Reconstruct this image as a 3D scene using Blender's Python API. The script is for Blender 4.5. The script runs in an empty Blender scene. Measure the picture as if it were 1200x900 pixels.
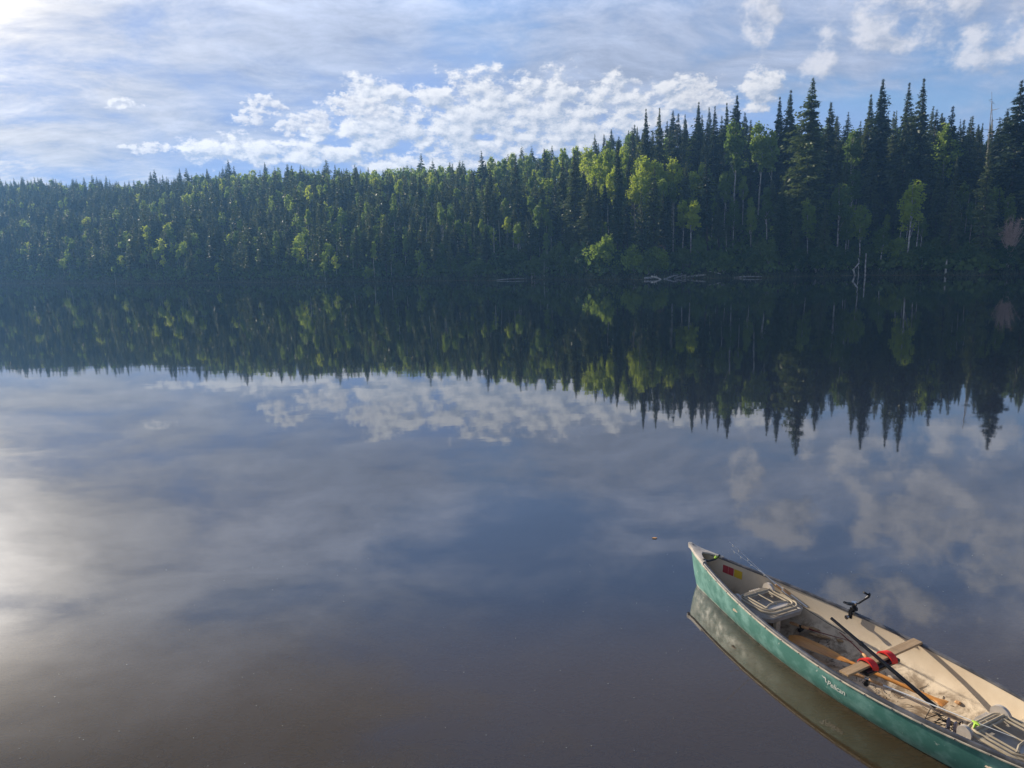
import bpy, bmesh, math, random
import numpy as np
from mathutils import Vector, Matrix
R = math.radians
random.seed(7)
SC = bpy.context.scene
COL = SC.collection

# ------------------------------------------------------------------ camera
F_PX, PITCH, ROLL, CAM_H = 830.0, 9.8, 1.3, 3.6
_P, _Q = R(PITCH), R(ROLL)
_fw = np.array([0, math.cos(_P), -math.sin(_P)])
_r0 = np.array([1., 0, 0]); _u0 = np.cross(_r0, _fw)
_rt = math.cos(_Q)*_r0 - math.sin(_Q)*_u0
_up = math.cos(_Q)*_u0 + math.sin(_Q)*_r0
_o = np.array([0, 0, CAM_H])
def ray(x, y):
    return _fw + _rt*(x-600)/F_PX - _up*(y-450)/F_PX
def on_z(x, y, z):
    d = ray(x, y); return _o + d*(z-CAM_H)/d[2]
def azel(x, y, refl=False):
    d = ray(x, y)
    if refl: d = d*np.array([1, 1, -1])
    return math.degrees(math.atan2(d[0], d[1])), math.degrees(math.atan2(d[2], math.hypot(d[0], d[1])))
cam_d = bpy.data.cameras.new('camera'); cam = bpy.data.objects.new('camera', cam_d); COL.objects.link(cam)
cam_d.sensor_width = 36; cam_d.lens = 36*F_PX/1200; cam_d.clip_start = .05; cam_d.clip_end = 6000
cam.matrix_world = Matrix(((_rt[0], _up[0], -_fw[0], 0), (_rt[1], _up[1], -_fw[1], 0), (_rt[2], _up[2], -_fw[2], CAM_H), (0, 0, 0, 1)))
SC.camera = cam

# ------------------------------------------------------------------ light
SUN_AZ, SUN_EL = -43.0, 17.5
sd = np.array([math.sin(R(SUN_AZ))*math.cos(R(SUN_EL)), math.cos(R(SUN_AZ))*math.cos(R(SUN_EL)), math.sin(R(SUN_EL))])
sl = bpy.data.lights.new('sun', 'SUN'); sun = bpy.data.objects.new('sun', sl); COL.objects.link(sun)
sl.energy = 5.0; sl.angle = R(.6); sl.color = (1, .86, .68)
sun.rotation_euler = Vector(sd).to_track_quat('Z', 'Y').to_euler()
SC.view_settings.view_transform = 'Standard'; SC.view_settings.look = 'None'
SC.view_settings.exposure = 0.68; SC.view_settings.gamma = 1; SC.view_settings.use_curve_mapping = False
SC.cycles.max_bounces = 8; SC.cycles.transparent_max_bounces = 12
SC.cycles.diffuse_bounces = 3; SC.cycles.glossy_bounces = 3; SC.cycles.volume_bounces = 0
SC.cycles.sample_clamp_indirect = 6

class NT:
    def __init__(s, nt): s.t = nt; nt.nodes.clear()
    def n(s, typ, ins=None, **kw):
        nd = s.t.nodes.new(typ)
        for k, v in kw.items(): setattr(nd, k, v)
        for k, v in (ins or {}).items():
            sk = nd.inputs[k]
            if isinstance(v, bpy.types.NodeSocket): s.t.links.new(v, sk)
            else: sk.default_value = v
        return nd
    def m(s, op, a, b=0.0, c=0.0, clamp=False):
        return s.n('ShaderNodeMath', {0: a, 1: b, 2: c}, operation=op, use_clamp=clamp).outputs[0]
    def v(s, op, a, b=(0, 0, 0), c=(0, 0, 0), out=0):
        return s.n('ShaderNodeVectorMath', {0: a, 1: b, 2: c}, operation=op).outputs[out]
    def noise(s, vec, scale, detail=4, rough=.55, dist=0, out='Fac'):
        return s.n('ShaderNodeTexNoise', {'Vector': vec, 'Scale': scale, 'Detail': detail, 'Roughness': rough, 'Distortion': dist}).outputs[out]
    def ss(s, x, a, b, lo=0., hi=1.):
        return s.n('ShaderNodeMapRange', {'Value': x, 'From Min': a, 'From Max': b, 'To Min': lo, 'To Max': hi}, interpolation_type='SMOOTHSTEP').outputs[0]
    def lin(s, x, a, b, lo=0., hi=1.):
        return s.n('ShaderNodeMapRange', {'Value': x, 'From Min': a, 'From Max': b, 'To Min': lo, 'To Max': hi}).outputs[0]
    def mix(s, f, a, b):
        return s.n('ShaderNodeMix', {0: f, 6: a, 7: b}, data_type='RGBA').outputs[2]
    def comb(s, x, y, z=0.):
        return s.n('ShaderNodeCombineXYZ', {0: x, 1: y, 2: z}).outputs[0]

W = bpy.data.worlds.new('World'); SC.world = W; W.use_nodes = True
w = NT(W.node_tree)
def build_world():
    D = w.v('NORMALIZE', w.n('ShaderNodeTexCoord').outputs['Generated'])
    sx = w.n('ShaderNodeSeparateXYZ', {0: D}).outputs
    sky = w.n('ShaderNodeTexSky', sky_type='NISHITA', sun_disc=False, sun_elevation=R(SUN_EL), sun_rotation=R(SUN_AZ),
              air_density=1.0, dust_density=.15, ozone_density=2.5).outputs[0]
    sky = w.v('MINIMUM', w.v('MULTIPLY', sky, (.74, .88, 1.10)), (2.0, 3.1, 5.9))
    zz = w.m('MAXIMUM', sx[2], 0.0)
    el = w.m('MULTIPLY', w.m('ARCSINE', zz), 57.2958)
    az = w.m('MULTIPLY', w.m('ARCTAN2', sx[0], sx[1]), 57.2958)
    AE = w.comb(az, el)
    k = w.m('DIVIDE', 1.0, w.m('ADD', zz, .22))
    PL = w.comb(w.m('MULTIPLY', sx[0], k), w.m('MULTIPLY', sx[1], k))
    cosS = w.m('MAXIMUM', w.v('DOT_PRODUCT', D, tuple(sd), out=1), 0.0)
    h1 = w.m('POWER', cosS, 150.0); h2 = w.m('POWER', cosS, 22.0); h3 = w.m('POWER', cosS, 4.0)
    # thin high veil of ice cloud, streaked
    PR = w.n('ShaderNodeMapping', {'Vector': PL, 'Rotation': (0, 0, R(-14)), 'Scale': (1.5, 1.7, 1)}).outputs[0]
    warp = w.noise(PR, 1.1, 2, .5, out='Color')
    PW = w.v('MULTIPLY_ADD', warp, (.55, .45, 0), PR)
    nv = w.noise(PW, .85, 7, .56)
    nf = w.noise(w.n('ShaderNodeMapping', {'Vector': PW, 'Scale': (1.1, 1.7, 1), 'Rotation': (0, 0, R(24))}).outputs[0], 2.6, 10, .68)
    veil = w.m('ADD', w.m('MULTIPLY', nv, .68), w.m('MULTIPLY', nf, .32))
    lift = w.m('ADD', w.m('MULTIPLY', w.ss(el, 9, 20), .075), w.m('MULTIPLY', w.ss(az, -20, -38), .05))
    lift = w.m('SUBTRACT', lift, w.m('MULTIPLY', w.ss(el, 13, 6), w.m('MULTIPLY', w.ss(az, -24, -8), .07)))
    lift = w.m('SUBTRACT', lift, w.m('MULTIPLY', w.ss(el, 16, 21), w.m('MULTIPLY', w.ss(az, -18, 4), .15)))
    va = w.m('MULTIPLY', w.ss(w.m('ADD', veil, lift), .40, .60, .26, .97), 1.0)
    va = w.m('MAXIMUM', va, w.m('MULTIPLY', w.ss(el, 6.5, 1.5), .55))
    va = w.m('MAXIMUM', va, w.m('MULTIPLY', w.m('MULTIPLY', w.ss(el, 3.5, 5.5), w.ss(el, 9.5, 7.0)), w.m('MULTIPLY', w.ss(az, -20, -27), w.ss(nf, .36, .62))))
    dens = w.m('ADD', w.ss(nv, .35, .75), 0)
    vb = w.m('ADD', 3.8, w.m('ADD', w.m('MULTIPLY', h1, 22.0), w.m('ADD', w.m('MULTIPLY', h2, 1.3), w.m('MULTIPLY', h3, 1.0))))
    vb = w.m('MULTIPLY', vb, w.lin(nf, .3, .7, .74, 1.26))
    vb = w.m('MULTIPLY', vb, w.m('MULTIPLY', w.ss(el, 14, 22, 1.0, 1.5), w.ss(el, 22, 34, 1.0, .30)))
    vcol = w.mix(w.m('MULTIPLY', h2, 1.3, clamp=True), (.76, .85, 1.09, 1), (1.0, .93, .85, 1))
    vcol = w.v('SCALE', vcol); w.t.links.new(vb, vcol.node.inputs['Scale'])
    col = w.mix(va, sky, vcol)
    # heaped small cumulus, laid out by masks in azimuth and elevation
    def field(blobs, sc, off, seed, thr0):
        A = w.v('ADD', AE, (off[0], off[1], 0))
        msk = None
        for px, py, ra, re, *rf in blobs:
            a0, e0 = azel(px, py, bool(rf))
            q = w.v('MULTIPLY_ADD', A, (1/ra, 1/re, 0), (-a0/ra, -e0/re, 0))
            b = w.m('SUBTRACT', 1.0, w.v('LENGTH', q, out=1))
            msk = b if msk is None else w.m('MAXIMUM', msk, b)
        B = w.v('ADD', w.v('MULTIPLY', A, (sc[0], sc[1], 0)), (0, 0, seed))
        n = w.noise(B, 1.0, 8, .64)
        n2 = w.noise(B, .42, 2, .5)
        n = w.m('ADD', w.m('MULTIPLY', n, .72), w.m('MULTIPLY', n2, .28))
        return w.m('ADD', n, w.m('MULTIPLY', w.m('MINIMUM', w.m('MAXIMUM', msk, -1.0), .42), thr0))
    band = [(470, 135, 5.2, 2.6), (550, 130, 6, 2.9), (640, 130, 6.5, 3.0), (725, 128, 6.0, 2.4), (800, 112, 4.2, 1.5), (570, 170, 8, 1.5), (660, 155, 5, 2.0), (440, 150, 3.5, 2.2),
            (330, 178, 7.5, 1.1), (235, 176, 3, .9), (380, 158, 2.4, .7), 
            (895, 104, 1.6, 1.3), (500, 190, 9, 1.2)]
    tiny = [(310, 124, 1.7, .9), (143, 121, 1.3, .5), (365, 142, 2.0, 1.0), (292, 139, 1.4, .7), (172, 174, 1.9, .5), (405, 123, 1.5, 1.1), (340, 150, 1.6, .7), (820, 108, 1.8, 1.2), (435, 128, 1.6, .9)]
    big = [(1075, 595, 5.6, 4.2, 1), (1125, 515, 4.5, 2.0, 1), (915, 612, 3.6, 2.2, 1), (875, 545, 1.3, 2.6, 1), (1195, 665, 4.5, 4, 1), (1030, 700, 5, 2.4, 1), (958, 60, 1.8, 2.2), (1060, 35, 4, 1.6), (892, 15, 1.7, 3.0)]
    def paint(col, blobs, sc, d, seed, thr0, lo, hi, bright, dark, amt):
        f = field(blobs, sc, (0, 0), seed, thr0)
        g = field(blobs, sc, d, seed, thr0)
        a = w.m('MULTIPLY', w.ss(f, lo, hi), amt)
        lit = w.lin(w.m('SUBTRACT', f, g), -.10, .11)
        body = w.ss(f, hi, hi+.26, 1.0, .55)
        lit = w.m('MULTIPLY', lit, body)
        c = w.mix(lit, dark, bright)
        s = w.v('SCALE', c); w.t.links.new(w.m('ADD', 1.0, w.m('MULTIPLY', h3, .3)), s.node.inputs['Scale'])
        return w.mix(a, col, s)
    col = paint(col, big, (.34, .46), (-.9, .9), 3.1, .31, .525, .69, (5.9, 5.8, 6.0, 1), (3.1, 3.35, 4.0, 1), .8)
    col = paint(col, band, (.60, .98), (-.42, .42), 9.4, .27, .485, .61, (6.3, 6.2, 6.2, 1), (2.9, 3.25, 4.0, 1), .97)
    col = paint(col, tiny, (1.7, 2.6), (-.22, .22), 21.7, .34, .53, .66, (5.8, 5.7, 5.7, 1), (3.3, 3.5, 4.2, 1), .9)
    bg = w.n('ShaderNodeBackground', {'Color': col, 'Strength': .092})
    out = w.n('ShaderNodeOutputWorld'); w.t.links.new(bg.outputs[0], out.inputs['Surface'])
build_world()

# ------------------------------------------------------------------ helpers
def tag(o, label=None, cat=None, group=None, kind=None):
    if label: o['label'] = label
    if cat: o['category'] = cat
    if group: o['group'] = group
    if kind: o['kind'] = kind
    return o
def empty(name, loc=(0, 0, 0), rz=0):
    o = bpy.data.objects.new(name, None); COL.objects.link(o); o.location = loc; o.rotation_euler = (0, 0, rz); o.empty_display_size = .2
    return o
def link(name, me, mat=None, parent=None):
    o = bpy.data.objects.new(name, me); COL.objects.link(o)
    if mat and not me.materials: me.materials.append(mat)
    if parent: o.parent = parent
    return o
def mesh_np(name, V, Fq, smooth=False, mi=None):
    """V (n,3); Fq (m,k) with k 3 or 4"""
    V = np.asarray(V, np.float32); Fq = np.asarray(Fq, np.int32)
    me = bpy.data.meshes.new(name); k = Fq.shape[1]
    me.vertices.add(len(V)); me.vertices.foreach_set('co', V.ravel())
    me.loops.add(Fq.size); me.loops.foreach_set('vertex_index', Fq.ravel())
    me.polygons.add(len(Fq)); me.polygons.foreach_set('loop_start', np.arange(0, Fq.size, k, dtype=np.int32))
    me.update(calc_edges=True)
    if smooth: me.polygons.foreach_set('use_smooth', np.ones(len(Fq), bool))
    if mi is not None: me.polygons.foreach_set('material_index', np.asarray(mi, np.int32))
    me.validate(); return me
class MB:
    """collects shapes and builds one mesh"""
    def __init__(s): s.v = []; s.f = []
    def add(s, vs, fs):
        b = len(s.v); s.v += [tuple(map(float, p)) for p in vs]; s.f += [tuple(b+i for i in f) for f in fs]
    def box(s, c, sx, sy, sz, rot=None):
        m = rot or Matrix.Identity(3); c = Vector(c)
        vs = [c + m @ Vector((a*sx/2, b*sy/2, d*sz/2)) for a in (-1, 1) for b in (-1, 1) for d in (-1, 1)]
        s.add(vs, [(0, 1, 3, 2), (4, 6, 7, 5), (0, 4, 5, 1), (2, 3, 7, 6), (0, 2, 6, 4), (1, 5, 7, 3)])
    def tube(s, pts, rad, n=8, closed=False, flat=1.0):
        pts = [Vector(p) for p in pts]; N = len(pts)
        rad = [rad]*N if not hasattr(rad, '__len__') else rad
        rings = []; prev = None
        for i, p in enumerate(pts):
            if closed: t = pts[(i+1) % N]-pts[i-1]
            else: t = pts[min(i+1, N-1)]-pts[max(i-1, 0)]
            t.normalize()
            a = prev or (Vector((0, 0, 1)) if abs(t.z) < .9 else Vector((1, 0, 0)))
            u = (a - t*a.dot(t)).normalized(); prev = u
            vv = t.cross(u)
            rings.append([p + (u*math.cos(2*math.pi*k/n)*flat + vv*math.sin(2*math.pi*k/n))*rad[i] for k in range(n)])
        vs = [q for r_ in rings for q in r_]; fs = []
        M = N if closed else N-1
        for i in range(M):
            j = (i+1) % N
            for k in range(n): fs.append((i*n+k, i*n+(k+1) % n, j*n+(k+1) % n, j*n+k))
        if not closed: fs += [tuple(range(n-1, -1, -1)), tuple((N-1)*n+k for k in range(n))]
        s.add(vs, fs)
    def prism(s, poly, z0, z1, xf=lambda p: p):
        n = len(poly)
        vs = [xf((x, y, z0)) for x, y in poly]+[xf((x, y, z1)) for x, y in poly]
        s.add(vs, [tuple(range(n-1, -1, -1)), tuple(range(n, 2*n))]+[(i, (i+1) % n, n+(i+1) % n, n+i) for i in range(n)])
    def build(s, name, mat, parent=None, smooth=False, bevel=0):
        me = bpy.data.meshes.new(name); me.from_pydata(s.v, [], s.f); me.update()
        bm = bmesh.new(); bm.from_mesh(me)
        bmesh.ops.recalc_face_normals(bm, faces=bm.faces)
        if bevel: bmesh.ops.bevel(bm, geom=list(bm.edges), offset=bevel, segments=2, affect='EDGES', clamp_overlap=True)
        bm.to_mesh(me); bm.free()
        if smooth: me.polygons.foreach_set('use_smooth', np.ones(len(me.polygons), bool)); me.set_sharp_from_angle(angle=R(40))
        return link(name, me, mat, parent)

def mat(name, base, rough=.6, spec=.5, var=None, scale=8, metal=0, bump=0, bscale=40, detail=5, coat=0, coord='Object'):
    m = bpy.data.materials.new(name); m.use_nodes = True; t = NT(m.node_tree)
    tc = t.n('ShaderNodeTexCoord').outputs[coord]
    c = (*base, 1)
    if var: c = t.mix(t.ss(t.noise(tc, scale, detail, .6), .38, .66), c, (*var, 1))
    b = t.n('ShaderNodeBsdfPrincipled', {'Base Color': c, 'Roughness': rough, 'Specular IOR Level': spec, 'Metallic': metal, 'Coat Weight': coat})
    if bump:
        bp = t.n('ShaderNodeBump', {'Strength': bump, 'Distance': .01, 'Height': t.noise(tc, bscale, 5, .6)})
        t.t.links.new(bp.outputs[0], b.inputs['Normal'])
    o = t.n('ShaderNodeOutputMaterial'); t.t.links.new(b.outputs[0], o.inputs[0]); return m

def leaf_mat(name, a, b, trans, rough=.55, wscale=.09):
    m = bpy.data.materials.new(name); m.use_nodes = True; t = NT(m.node_tree)
    pos = t.n('ShaderNodeNewGeometry').outputs['Position']
    rnd = t.n('ShaderNodeObjectInfo').outputs['Random']
    f = t.m('ADD', t.m('MULTIPLY', t.noise(pos, wscale, 2, .5), .6), t.m('MULTIPLY', t.noise(pos, 1.3, 2, .5), .45))
    f = t.m('ADD', f, t.m('MULTIPLY', t.m('SUBTRACT', rnd, .5), .55))
    c = t.mix(t.ss(f, .28, .80), (*a, 1), (*b, 1))
    d = t.n('ShaderNodeBsdfPrincipled', {'Base Color': c, 'Roughness': rough, 'Specular IOR Level': .25})
    tr = t.n('ShaderNodeBsdfTranslucent', {'Color': c})
    mx = t.n('ShaderNodeMixShader', {0: trans, 1: d.outputs[0], 2: tr.outputs[0]})
    o = t.n('ShaderNodeOutputMaterial'); t.t.links.new(mx.outputs[0], o.inputs[0]); return m

# ------------------------------------------------------------------ terrain
XS = np.array([-900, -300, -100, 0, 100, 200, 400, 600, 760, 850, 950, 1100, 1200, 1400, 2200])
YS = np.array([420, 400, 300, 262, 222, 190, 158, 143, 127, 122, 122, 113, 107, 98, 80])
WX = np.array([-900, 0, 200, 400, 600, 700, 800, 1000, 1200, 2200]); WW = np.array([170, 170, 150, 120, 95, 80, 62, 55, 55, 55])
GX = np.array([-900, 650, 760, 2200]); GG = np.array([0, 0, 1.5, 1.5])
HX = np.array([-900, 0, 300, 600, 700, 800, 1200, 2200]); HH = np.array([7.5, 7.5, 8.5, 10, 11.5, 13.5, 13.5, 13.5])
KX = np.array([0, 100, 200, 300, 400, 500, 600, 680, 740, 800, 860, 1000, 1200]); KY = np.array([214, 213, 209, 201, 197, 190, 182, 174, 158, 150, 148, 152, 150])
KE = np.array([math.tan(R(azel(x, y)[1])) for x, y in zip(KX, KY)])
def shore_r(th):
    xs = 600+F_PX*np.tan(np.clip(th, -1.1, 1.1)); c = np.cos(np.clip(th, -1.1, 1.1))
    wob = 2.2*np.sin(th*31)+1.3*np.sin(th*83+1)+.7*np.sin(th*190+2)
    return np.interp(xs, XS, YS)/c + wob, xs
def ground(x, y):
    x = np.asarray(x, float); y = np.asarray(y, float)
    r = np.hypot(x, y); th = np.arctan2(x, np.maximum(y, 1e-6))
    rs, xs = shore_r(th); u = r-rs
    wd = np.interp(xs, WX, WW)
    gr = np.interp(xs, KX, KE)*(rs+wd)+CAM_H-np.interp(xs, HX, HH)+np.interp(xs, GX, GG)
    k = np.clip(u/wd, 0, 3); s = np.where(k < 1, k**.85*(1.08-.08*k), 1+.02*(k-1))
    bump = .8*np.sin(x*.07+y*.05)+.6*np.sin(x*.13-y*.11+2)
    zf = .45*np.clip(u/1.2, 0, 1)+gr*s+bump*np.clip(u/30, 0, 1)
    zf = np.where(u < 0, np.maximum(-3.0, u*.35), zf)
    zn = np.where(y > 4.5, np.maximum(-3.0, -.34-.13*(y-4.5)), -.34+(4.5-y)*.17)
    zn = np.where(y < 2.4, np.minimum(.02+(2.4-y)*.72, 2.05+.01*(2.4-y)), zn)
    near = .03*np.sin(x*2.1+y)*np.sin(y*1.7-x*.6)
    return np.where((y > 30), np.maximum(zf, -3.0), zn+near)
def place(px, depth_u):
    """ground point seen in column px, depth_u metres behind the far shore"""
    th = math.atan((px-600)/F_PX); rs, _ = shore_r(np.array(th)); r = float(rs)+depth_u
    x, y = r*math.sin(th), r*math.cos(th); return x, y, float(ground(x, y))
def top_height(x, y, z, py):
    """height of a tree at (x,y,z) whose tip shows at picture row py"""
    v = np.array([x, y, 0])-_o
    a = v@_fw; b = v@_up; k = (450-py)/F_PX
    # (b + h*up.z)/(a+h*fw.z) = k
    h = (k*a-b)/(_up[2]-k*_fw[2]); return h-z
def build_terrain():
    th = np.concatenate([np.linspace(-math.pi, -.75, 30, endpoint=False), np.linspace(-.75, .75, 420), np.linspace(.75, math.pi, 30)[1:]])
    # the columns follow the far shore so that its edge is crisp
    rad = [0.4, 1, 2, 3, 4, 5, 6.5, 8, 10, 13, 17, 24, 32, 45, 65]
    rows = []
    for r_ in rad: rows.append(np.full(th.shape, float(r_)))
    rs, _ = shore_r(th)
    for u in [-30, -18, -10, -5, -2.5, -1, 0, .6, 1.3, 2.5, 5, 9, 14, 20, 28, 38, 50, 65, 82, 100, 125, 150, 180, 230, 320, 500, 900]: rows.append(rs+u)
    rows = np.array(rows); x = rows*np.sin(th); y = rows*np.cos(th)
    x[:, -1] = x[:, 0]; y[:, -1] = y[:, 0]
    z = ground(x, y)
    side = np.abs(th) > math.pi/2
    V = np.stack([x, y, z], -1).reshape(-1, 3); n = len(th); m = len(rows)
    i, j = np.meshgrid(np.arange(m-1), np.arange(n-1), indexing='ij')
    Fq = np.stack([i*n+j, i*n+j+1, (i+1)*n+j+1, (i+1)*n+j], -1).reshape(-1, 4)
    me = mesh_np('ground', V, Fq, smooth=True)
    m_ = bpy.data.materials.new('ground'); m_.use_nodes = True; t = NT(m_.node_tree)
    pos = t.n('ShaderNodeNewGeometry').outputs['Position']; pz = t.n('ShaderNodeSeparateXYZ', {0: pos}).outputs
    silt = t.mix(t.ss(t.noise(pos, 1.4, 6, .62, .4), .40, .66), (.30, .215, .125, 1), (.19, .130, .075, 1))
    # rotting leaf litter in curling drifts
    dr = t.noise(t.v('MULTIPLY', pos, (1, 1.6, 1)), 1.9, 7, .68, 1.4)
    silt = t.mix(t.ss(t.m('ABSOLUTE', t.m('SUBTRACT', dr, .5)), .035, .012), silt, (.018, .014, .012, 1))
    fl = t.n('ShaderNodeTexVoronoi', {'Vector': pos, 'Scale': 22.0}).outputs['Distance']
    silt = t.mix(t.ss(fl, .16, .08), silt, (.26, .20, .12, 1))
    moss = t.mix(t.ss(t.noise(pos, .5, 5, .6), .4, .65), (.022, .034, .014, 1), (.05, .045, .028, 1))
    bank = t.mix(t.ss(t.noise(pos, 2.2, 5, .6), .35, .6), (.03, .045, .018, 1), (.055, .055, .032, 1))
    moss = t.mix(t.ss(pz[2], 1.2, .3), moss, bank)
    c = t.mix(t.ss(pz[2], -.02, .12), silt, moss)
    b = t.n('ShaderNodeBsdfPrincipled', {'Base Color': c, 'Roughness': .9, 'Specular IOR Level': .2})
    bp = t.n('ShaderNodeBump', {'Strength': .6, 'Distance': .05, 'Height': t.noise(pos, 3.0, 6, .65)}); t.t.links.new(bp.outputs[0], b.inputs['Normal'])
    o = t.n('ShaderNodeOutputMaterial'); t.t.links.new(b.outputs[0], o.inputs[0])
    tag(link('ground', me, m_), 'wooded far hillside, near bank and brown silty lake bed', kind='structure')
build_terrain()

# ------------------------------------------------------------------ canoe frame
CT = np.array([1.965, 7.505]); CA = .449; CL, CB = 4.77, 1.0
AX = np.array([math.sin(CA), -math.cos(CA)]); RT = np.array([math.cos(CA), math.sin(CA)])
ZB, ZM, ZK = .41, .293, -.09
def hbeam(t): return CB/2*max(0.0, 1-abs(2*t-1)**1.83)
def sheer(t): return ZM+(ZB-ZM)*abs(2*t-1)**1.95+.016*max(0, (abs(2*t-1)-.93)/.07)**1.5
def keel(t):
    k = max(0, (abs(2*t-1)-.90)/.10); return ZK+(sheer(t)-ZK-.0)*k**2.6
def hull_l(t, z, inset=0):
    zk = keel(t); H = max(sheer(t)-zk, 1e-4); q = min(1, max(0, (z-zk)/H))
    n = 2.9-1.35*abs(2*t-1)**3
    return max(0.0, (hbeam(t)-inset))*(1-(1-q)**n)**(1/n)
def canoe_world(s, l, z): 
    p = CT+AX*s+RT*l; return (p[0], p[1], z)
def cl(x, y, z):
    """canoe coordinates (s along, l across, z) of the point at height z seen at a picture position"""
    P = on_z(x, y, z)[:2]-CT; return (float(P@AX), float(P@RT), z)

# ------------------------------------------------------------------ water
def build_water():
    loop = []
    ts = np.linspace(.022, .978, 60)
    inner = [(t, -max(.004, hull_l(t, 0.0)-.006)) for t in ts]+[(t, max(.004, hull_l(t, 0.0)-.006)) for t in ts[::-1]]
    bm = bmesh.new()
    iv = [bm.verts.new(canoe_world(t*CL, l, 0)) for t, l in inner]
    ov = [bm.verts.new(p) for p in [(-900, 1.0, 0), (900, 1.0, 0), (900, 520, 0), (-900, 520, 0)]]
    ed = [bm.edges.new((iv[i], iv[(i+1) % len(iv)])) for i in range(len(iv))]+[bm.edges.new((ov[i], ov[(i+1) % 4])) for i in range(4)]
    bmesh.ops.triangle_fill(bm, edges=ed, use_beauty=True, normal=(0, 0, 1))
    for f in bm.faces:
        if f.normal.z < 0: f.normal_flip()
    me = bpy.data.meshes.new('water'); bm.to_mesh(me); bm.free()
    m = bpy.data.materials.new('water'); m.use_nodes = True; t = NT(m.node_tree)
    pos = t.n('ShaderNodeNewGeometry').outputs['Position']
    n1 = t.noise(t.v('MULTIPLY', pos, (.5, 1, 1)), 1.1, 3, .5)
    n2 = t.noise(t.v('MULTIPLY', pos, (.35, 1, 1)), .18, 2, .5)
    h = t.m('ADD', t.m('MULTIPLY', n1, .0022), t.m('MULTIPLY', n2, .008))
    bp = t.n('ShaderNodeBump', {'Strength': .55, 'Distance': 1.0, 'Height': h}).outputs[0]
    fr = t.n('ShaderNodeFresnel', {'IOR': 1.95}).outputs[0]
    gl = t.n('ShaderNodeBsdfGlossy', {'Color': (1, 1, 1, 1), 'Roughness': .025, 'Normal': bp}).outputs[0]
    tr = t.n('ShaderNodeBsdfTransparent', {'Color': (.86, .77, .60, 1)}).outputs[0]
        # the tea-brown water swallows the bed as it deepens away from the bank
    dist = t.n('ShaderNodeSeparateXYZ', {0: pos}).outputs[1]
    df = t.n('ShaderNodeBsdfDiffuse', {'Color': t.mix(t.ss(dist, 4.4, 7.5), (.205, .145, .072, 1), t.mix(t.ss(dist, 8, 30), (.030, .036, .052, 1), (.010, .016, .022, 1)))}).outputs[0]
    body = t.n('ShaderNodeMixShader', {0: t.ss(dist, 4.0, 8.0, .22, 1.0), 1: tr, 2: df}).outputs[0]
    mx = t.n('ShaderNodeMixShader', {0: fr, 1: body, 2: gl}).outputs[0]
    o = t.n('ShaderNodeOutputMaterial'); t.t.links.new(mx, o.inputs[0])
    tag(link('water', me, m), 'calm dark lake water mirroring sky and forest', kind='structure')
build_water()

# haze over the whole valley
def build_haze():
    b = MB(); b.box((-20, 420, 43), 1500, 960, 94)
    m = bpy.data.materials.new('haze'); m.use_nodes = True; t = NT(m.node_tree)
    v = t.n('ShaderNodeVolumePrincipled', {'Color': (.22, .50, 1, 1), 'Density': .00052, 'Anisotropy': .25})
    o = t.n('ShaderNodeOutputMaterial'); t.t.links.new(v.outputs[0], o.inputs['Volume'])
    tag(b.build('haze', m), 'faint blue morning haze over the lake and far shore', kind='stuff')
build_haze()

# ------------------------------------------------------------------ trees
M_SPR = leaf_mat('spruce_needles', (.040, .066, .030), (.110, .145, .044), .28, wscale=.05)
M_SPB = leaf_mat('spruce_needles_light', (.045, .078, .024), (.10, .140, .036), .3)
M_LEAF = leaf_mat('birch_leaves', (.12, .20, .036), (.26, .36, .050), .5)
M_LEAFB = leaf_mat('aspen_leaves', (.30, .40, .035), (.48, .56, .055), .5)
M_BUSH = leaf_mat('willow_leaves', (.06, .12, .034), (.13, .20, .048), .45)
M_GRASS = leaf_mat('sedge', (.07, .10, .04), (.12, .14, .065), .4, wscale=.3)
M_DEAD = mat('dead_twigs', (.56, .41, .32), .9, var=(.40, .28, .22), scale=3)
M_BARK = mat('spruce_bark', (.09, .075, .06), .95, var=(.045, .036, .03), scale=3)
M_WHITE = mat('birch_bark', (.62, .59, .53), .8, var=(.20, .17, .14), scale=2.2, detail=7)
M_GREY = mat('weathered_wood', (.44, .42, .39), .85, var=(.18, .16, .14), scale=3)

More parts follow.
